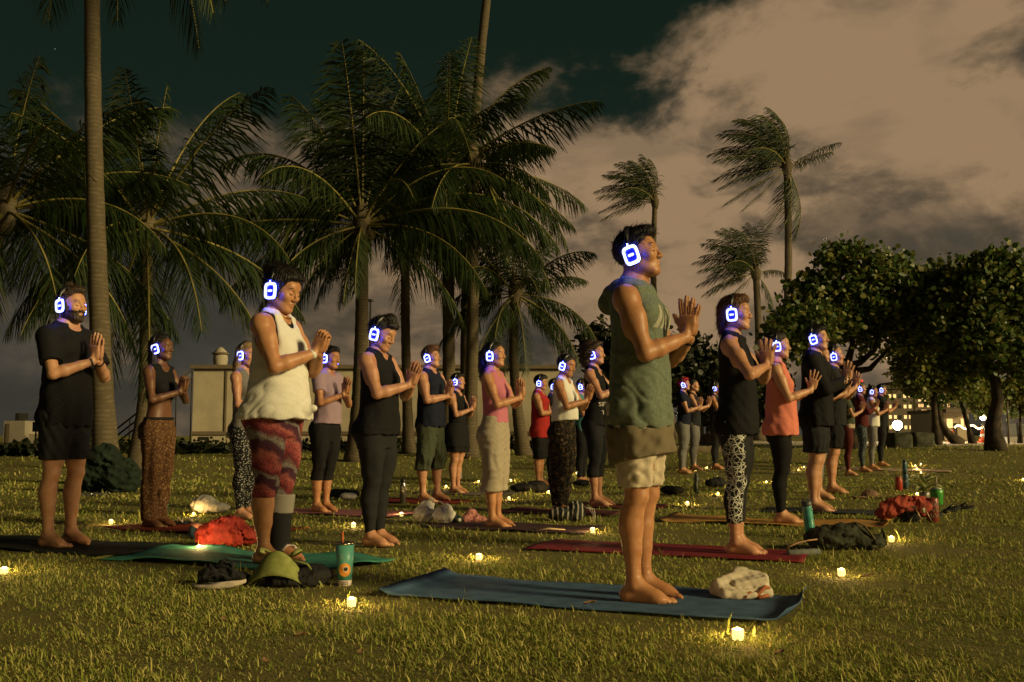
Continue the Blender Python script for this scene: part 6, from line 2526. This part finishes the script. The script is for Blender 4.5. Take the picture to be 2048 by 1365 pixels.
# flip-flops on the brick red mat
for k, (px, py) in enumerate(((352, 1051), (372, 1050))):
    f0 = at(px, py)
    ff = empty('flip_flop', Vector((f0.x, f0.y, f0.z + .014)), -.4)
    tag(ff, ('left' if k == 0 else 'right') + ' flip-flop of the pair lying right of the paisley trousers', 'sandal', 'flip-flop pair')
    V = [(.125 * math.cos(t), .04 * math.sin(t) * (1 + .2 * math.cos(t)), z) for z in (0, .014) for t in np.linspace(0, 2 * math.pi, 20, endpoint=False)]
    MB().add(V, [tuple(range(20))[::-1], tuple(range(20, 40))] + [(i, (i + 1) % 20, 20 + (i + 1) % 20, 20 + i) for i in range(20)]).build('sole', F_BLK, ff)
    for s in (-1, 1):
        MB().tube([(.07, 0, .012), (.05, s * .02, .045), (-.02, s * .035, .012)], .005, 6).build('strap', mat('strap_pale', (.4, .3, .25), .7), ff)
# rucksack by the dark red mat
rk = lump('rucksack', 'slumped dark green rucksack with raised strap loop right of the web leggings', 'bag', 1690, 1100,
          [(-.10, 0, .075, .16, .11, .085), (.05, .02, .085, .12, .10, .09), (.16, 0, .05, .11, .09, .055), (-.01, -.04, .12, .09, .07, .055)], F_DKG, 61, .012, 20, .008)
MB().tube([(-.02, -.03, .15), (.05, -.05, .185), (.11, -.06, .165), (.15, -.06, .11), (.19, -.07, .05)], .016, 8, flat=.4).build('strap', mat('strap_olive', (.17, .14, .085), .9), rk)
MB().tube([(.21, .0, .04), (.24, .0, .10), (.25, .0, .135), (.262, .0, .10), (.27, 0, .03)], .012, 8, flat=.5).build('loop', F_DKG, rk)
rm = at(1608, 1112)
rr_ = empty('rolled_mat_end', Vector((rm.x, rm.y, .02)), math.radians(18))
tag(rr_, 'grey rolled strip with tan cord at the tip of the dark red mat', 'mat roll')
o_ = MB().lathe([(.016, -.12), (.022, -.115), (.022, .11), (.016, .115)], 14).build('roll', mat('roll_grey', (.12, .13, .125), .8), rr_)
o_.rotation_euler = (0, math.radians(90), 0)
MB().tube([(-.10, .03, .03), (-.03, .035, .055), (.05, .03, .07), (.12, .03, .075)], .005, 6).build('cord', mat('cord_tan', (.36, .20, .12), .8), rr_)
# red bag, chain, tin, green cup and plant on the right
rb = lump('red_bag', 'rust red shoulder bag with chain strap on the right lawn', 'bag', 1822, 1045, [(-.08, .02, .14, .17, .09, .085), (.08, .02, .13, .13, .09, .085), (-.20, .02, .09, .09, .08, .07)], F_RUST, 71, .022, 16, .009)
put = MB().box((-.10, -.05, .0), (.06, .05, .14))
put.build('dark_opening', F_BLK, rb)
for k, x in enumerate((.02, .10)):
    MB().tube([(x - .02, -.09, .14), (x + .01, -.10, .07), (x + .04, -.11, .006)], .006, 6).build('chain', mat('chain_bronze', (.35, .24, .14), .4, metal=.7), rb)
MB().box((.055, -.105, .09), (.085, -.098, .13)).build('leather_tag', mat('tag_tan', (.42, .36, .24), .8), rb)
tn = at(1866, 1045)
tin = empty('drink_tin', Vector((tn.x, tn.y, tn.z)))
tag(tin, 'tall dark red tin with pale lettering right of the rust red bag', 'tin')
MB().lathe([(.048, 0), (.052, .005), (.052, .20), (.047, .21)], 24).build('body', mat('tin_red', (.20, .035, .022), .4, spec=.5), tin)
for k in range(3):
    z = .16 - .05 * k
    P = [(.0535 * math.cos(a), .0535 * math.sin(a), z + .022 * math.sin(i * 1.3 + k)) for i, a in enumerate(np.linspace(-2.3, -.7, 12))]
    MB().tube(P, .0022, 5).build('lettering', mat('tin_pale', (.45, .36, .27), .6), tin)
gc = at(1878, 1010)
cup = empty('green_pot', Vector((gc.x - .02, gc.y, gc.z)))
tag(cup, 'bright green lidded pot standing behind the dark red tin', 'pot')
MB().lathe([(.05, 0), (.06, .01), (.066, .12), (.070, .16), (.062, .165)], 22).build('body', mat('pot_green', (.06, .32, .045), .35, spec=.5), cup)
MB().lathe([(.062, .166), (.05, .185), (.01, .188)], 22).build('lid', mat('lid_clear', (.30, .34, .28), .15, spec=.6), cup)
MB().tube([(.0, 0, .18), (.004, 0, .30)], .006, 8).build('straw', mat('straw_pale', (.42, .36, .26), .5), cup)
pl_ = at(1850, 1000)
plant = empty('leafy_plant', Vector((pl_.x, pl_.y, pl_.z)))
tag(plant, 'small variegated leafy plant lit by a tea light behind the red bag', 'plant')
M_LF = mat('variegated_leaf', (.12, .22, .06), .5, col2=(.50, .47, .22), scale=22)
rg = random.Random(5)
for k in range(16):
    a = rg.uniform(0, 6.28)
    L = rg.uniform(.18, .32)
    h0 = rg.uniform(.08, .26)
    V, F = [], []
    for i in range(7):
        t = i / 6
        w_ = .036 * math.sin(math.pi * min(.98, t * .92 + .06))
        x, z = .02 + L * t, h0 + .10 * math.sin(t * 2.4) - .05 * t
        V += [(x * math.cos(a) - w_ * math.sin(a), x * math.sin(a) + w_ * math.cos(a), z), (x * math.cos(a), x * math.sin(a), z - .008), (x * math.cos(a) + w_ * math.sin(a), x * math.sin(a) - w_ * math.cos(a), z)]
        if i:
            q_ = 3 * i
            F += [(q_ - 3, q_ - 2, q_ + 1, q_), (q_ - 2, q_ - 1, q_ + 2, q_ + 1)]
    MB().add(V, F).build('leaf', M_LF, plant)
MB().lathe([(.04, 0), (.05, .005), (.055, .09), (.045, .095)], 16).build('pot', mat('pot_clear', (.25, .24, .2), .2, spec=.6), plant)
lump('straw_hat', 'round tan straw hat lying in the grass left of the red bottle', 'hat', 1740, 998, [(0, 0, .05, .10, .09, .06), (-.13, -.02, .02, .10, .07, .015)], mat('straw_tan', (.28, .17, .115), .9, var=.3, scale=50), 75, .004, 40, .008)
for k, (px, py) in enumerate(((1904, 1027), (1922, 1024))):
    f0 = at(px, py)
    ff = empty('flip_flop', Vector((f0.x, f0.y, f0.z + .03)), .5 - .9 * k)
    ff.rotation_euler = (.15, -.15, .5 - .9 * k)
    tag(ff, ('left' if k == 0 else 'right') + ' black flip-flop on the right lawn past the tin', 'sandal', 'black flip-flop pair')
    V = [(.125 * math.cos(t), .042 * math.sin(t) * (1 + .2 * math.cos(t)), z) for z in (0, .016) for t in np.linspace(0, 2 * math.pi, 20, endpoint=False)]
    MB().add(V, [tuple(range(20))[::-1], tuple(range(20, 40))] + [(i, (i + 1) % 20, 20 + (i + 1) % 20, 20 + i) for i in range(20)]).build('sole', F_BLK, ff)
    for s in (-1, 1):
        MB().tube([(.07, 0, .014), (.05, s * .02, .05), (-.02, s * .037, .014)], .006, 6).build('strap', F_BLK, ff)

# white lettering on the black tank of the curly-haired figure
root_, rig_, _, _ = WHO['curly_woman']
for txt, z, y in (('FAST', 1.150, -.030), ('SET', 1.060, -.030), ('TI', .970, -.030)):
    cu = bpy.data.curves.new('lettering', 'FONT')
    cu.body = txt
    cu.size = .062
    cu.align_x = 'CENTER'
    cu.extrude = .0012
    tmp = bpy.data.objects.new('tmp', cu)
    COL.objects.link(tmp)
    dg = bpy.context.evaluated_depsgraph_get()
    me = bpy.data.meshes.new_from_object(tmp.evaluated_get(dg))
    bpy.data.objects.remove(tmp)
    rf = float(np.interp(z, rig_.zt, rig_.tab[1])) + .040
    V = np.empty(len(me.vertices) * 3)
    me.vertices.foreach_get('co', V)
    V = V.reshape(-1, 3)
    ang = V[:, 0] / .11 - .55
    ry = float(np.interp(1.26, rig_.zt, rig_.tab[3])) + .026
    rr = float(np.interp(1.26, rig_.zt, rig_.tab[1])) + .048
    W_ = np.stack([(rr + V[:, 2]) * np.cos(ang), (ry + V[:, 2]) * np.sin(ang), z + V[:, 1]], 1)
    me.vertices.foreach_set('co', W_.ravel())
    me.materials.append(mat('print_white', (.55, .53, .48), .8))
    obj('lettering', me, None, root_)
# red lamp bow in the hair of the far figure
root_, rig_, _, _ = WHO['maroon_top']
bw = MB()
for s in (-1, 1):
    bw.tube([rig_.HM @ Vector((.03, 0, .125)), rig_.HM @ Vector((.04, s * .03, .155)), rig_.HM @ Vector((.05, s * .045, .135))], [.008, .016, .006], 8)
bw.build('hair_bow', mat('bow_red', (.5, .02, .02), .5, emit=(1.0, .05, .03), estr=1.6), root_)

# ------------------------------------------------------------------ grass blades: one mass nobody could count
def grass():
    r = np.random.default_rng(99)
    bands = [(2.6, 4.2, 78000, 1.0), (4.2, 6.4, 84000, 1.0), (6.4, 10.0, 62000, 1.15), (10.0, 17.0, 42000, 1.5), (17.0, 30.0, 22000, 2.2)]
    Ps, Sc = [], []
    for y0, y1, n, sc in bands:
        y = np.sqrt(r.uniform(y0 * y0, y1 * y1, n))
        x = r.uniform(-.60, .60, n) * y
        # clumps: reject by slow noise
        k = wob((x, y, 0 * x), 2.6, 5, 4) + .5 * wob((x, y, 0 * x), 11.0, 6, 3)
        ok = r.uniform(size=n) < np.clip(.66 + .55 * k, .10, 1)
        Ps.append(np.stack([x[ok], y[ok]], 1))
        Sc.append(np.full(ok.sum(), sc) * (1 + .22 * k[ok]))
    P = np.concatenate(Ps)
    S = np.concatenate(Sc)
    tall = np.zeros(len(P), bool)
    # long dry stems left standing round some of the tea lights
    ex, es = [], []
    for i in (0, 1, 4, 3, 30, 5):
        c = TEAPOS[i]
        m = 46 if i in (0, 4) else 30
        a = r.uniform(0, 6.28, m)
        d = r.uniform(.035, .16, m)
        ex.append(np.stack([c.x + d * np.cos(a), c.y + d * np.sin(a) * 1.0 + .03], 1))
        es.append(r.uniform(1.5, 2.6, m))
    for i in range(len(TEAPOS)):
        c = TEAPOS[i]
        m = 26
        a = r.uniform(0, 6.28, m)
        d = r.uniform(.035, .12, m)
        ex.append(np.stack([c.x + d * np.cos(a), c.y + d * np.sin(a)], 1))
        es.append(r.uniform(.8, 1.3, m))
    ne = sum(len(e) for e in ex)
    P = np.concatenate([P] + ex)
    S = np.concatenate([S] + es)
    keep = np.ones(len(P), bool)
    for c, d, hl, hw in MATRECT:
        q = P - c
        u = q @ d
        v = q @ np.array([-d[1], d[0]])
        keep &= ~((np.abs(u) < hl - .0) & (np.abs(v) < hw - .0))
    for c in TEAPOS:
        keep &= ((P[:, 0] - c.x) ** 2 + (P[:, 1] - c.y) ** 2) > .031 ** 2
        keep &= ~((np.abs(P[:, 0] - c.x) < .030) & (P[:, 1] < c.y) & (P[:, 1] > c.y - .22) & (r.uniform(size=len(P)) < .55))
    P, S = P[keep], S[keep]
    n = len(P)
    h = S * r.gamma(3.6, .0064, n)
    h = np.clip(h, .012, .16)
    az = r.uniform(0, 2 * math.pi, n)
    az = np.where(r.uniform(size=n) < .25, math.pi + r.normal(size=n) * .8, az)
    lean = np.clip(r.normal(1.15, .42, n), .05, 1.55)
    d = np.stack([np.cos(az), np.sin(az)], 1)
    wv = np.stack([-np.sin(az), np.cos(az)], 1)
    tw = r.uniform(-.9, .9, n)[:, None]
    wv = wv * np.cos(tw) + d * np.sin(tw)
    wd = (r.uniform(.0011, .0026, n) * np.clip(S, .9, 2.4) * np.clip(P[:, 1] / 5.0, 1, 3.2))[:, None]
    z0 = gz(P[:, 1]) - .004
    b = np.concatenate([P, z0[:, None]], 1)
    s1, c1 = np.sin(lean * .55), np.cos(lean * .55)
    m = b.copy()
    m[:, :2] += d * (h * .55 * s1)[:, None]
    m[:, 2] += h * .55 * c1
    s2, c2 = np.sin(lean * 1.25), np.cos(lean * 1.25)
    e = m.copy()
    e[:, :2] += d * (h * .5 * s2)[:, None]
    e[:, 2] += h * .5 * np.maximum(c2, -.2)
    w3 = np.concatenate([wv * wd, np.zeros((n, 1))], 1)
    V = np.stack([b - w3, b + w3, m + w3 * .85, m - w3 * .85, e], 1).reshape(-1, 3)
    k = np.arange(n)[:, None] * 5
    F4 = k + np.array([0, 1, 2, 3])
    F3 = k + np.array([3, 2, 4])
    me = bpy.data.meshes.new('grass')
    me.vertices.add(len(V))
    me.vertices.foreach_set('co', V.astype(np.float32).ravel())
    loops = np.concatenate([F4, F3], 1).ravel()
    me.loops.add(len(loops))
    me.loops.foreach_set('vertex_index', loops.astype(np.int32))
    me.polygons.add(2 * n)
    st = np.stack([np.arange(n) * 7, np.arange(n) * 7 + 4], 1).ravel()
    me.polygons.foreach_set('loop_start', st.astype(np.int32))
    me.polygons.foreach_set('loop_total', np.tile([4, 3], n).astype(np.int32))
    me.update(calc_edges=True)
    o = obj('grass', me, leafmat('grass_blades', (.150, .200, .036), (.27, .285, .064), (.52, .45, .16), .8, .04))
    o['kind'] = 'stuff'
    tag(o, 'short dry olive-yellow grass blades covering the lawn', 'grass')


grass()


def litter():
    """fallen leaves lying on the grass"""
    lm = mat('fallen_leaf', (.26, .15, .08), .8, var=.3, scale=40)
    for (px, py, L, a) in ((600, 1292, .05, .3), (905, 1000, .06, 1.2), (530, 1348, .05, 2.0), (1735, 1168, .07, .1), (446, 1260, .05, 1.9), (205, 1130, .13, .05), (1560, 1330, .05, .6), (720, 1330, .045, 1.5), (1180, 1225, .06, .2)):
        c = at(px, py)
        V, F = [], []
        for i in range(6):
            t = i / 5
            w_ = L * .22 * math.sin(math.pi * min(.97, t * .9 + .07))
            V += [(L * (t - .5), -w_, .006 + .01 * abs(t - .5)), (L * (t - .5), 0, .002), (L * (t - .5), w_, .008)]
            if i:
                q_ = 3 * i
                F += [(q_ - 3, q_ - 2, q_ + 1, q_), (q_ - 2, q_ - 1, q_ + 2, q_ + 1)]
        m_ = mat('green_leaf', (.22, .22, .05), .6) if L > .1 else lm
        o = MB().add(V, F).build('fallen_leaf', m_, None, Vector((c.x, c.y, c.z + .035)))
        o.rotation_euler = (.2, -.15, a)
        tag(o, {600: 'reddish fallen leaf below the tumbler on the left front grass', 905: 'fallen leaf behind the plastic bags', 530: 'fallen leaf at the bottom edge left of centre',
                1735: 'long tan fallen leaf right of the lone tea light', 446: 'fallen leaf below the black sandals', 205: 'long yellow-green leaf at the left tip of the green mat',
                1560: 'fallen leaf at the bottom right of the nearest tea light', 720: 'fallen leaf at the bottom below the tumbler', 1180: 'pale dry leaf at the near edge of the blue mat'}[px], 'leaf', 'leaves fallen on the grass')


litter()
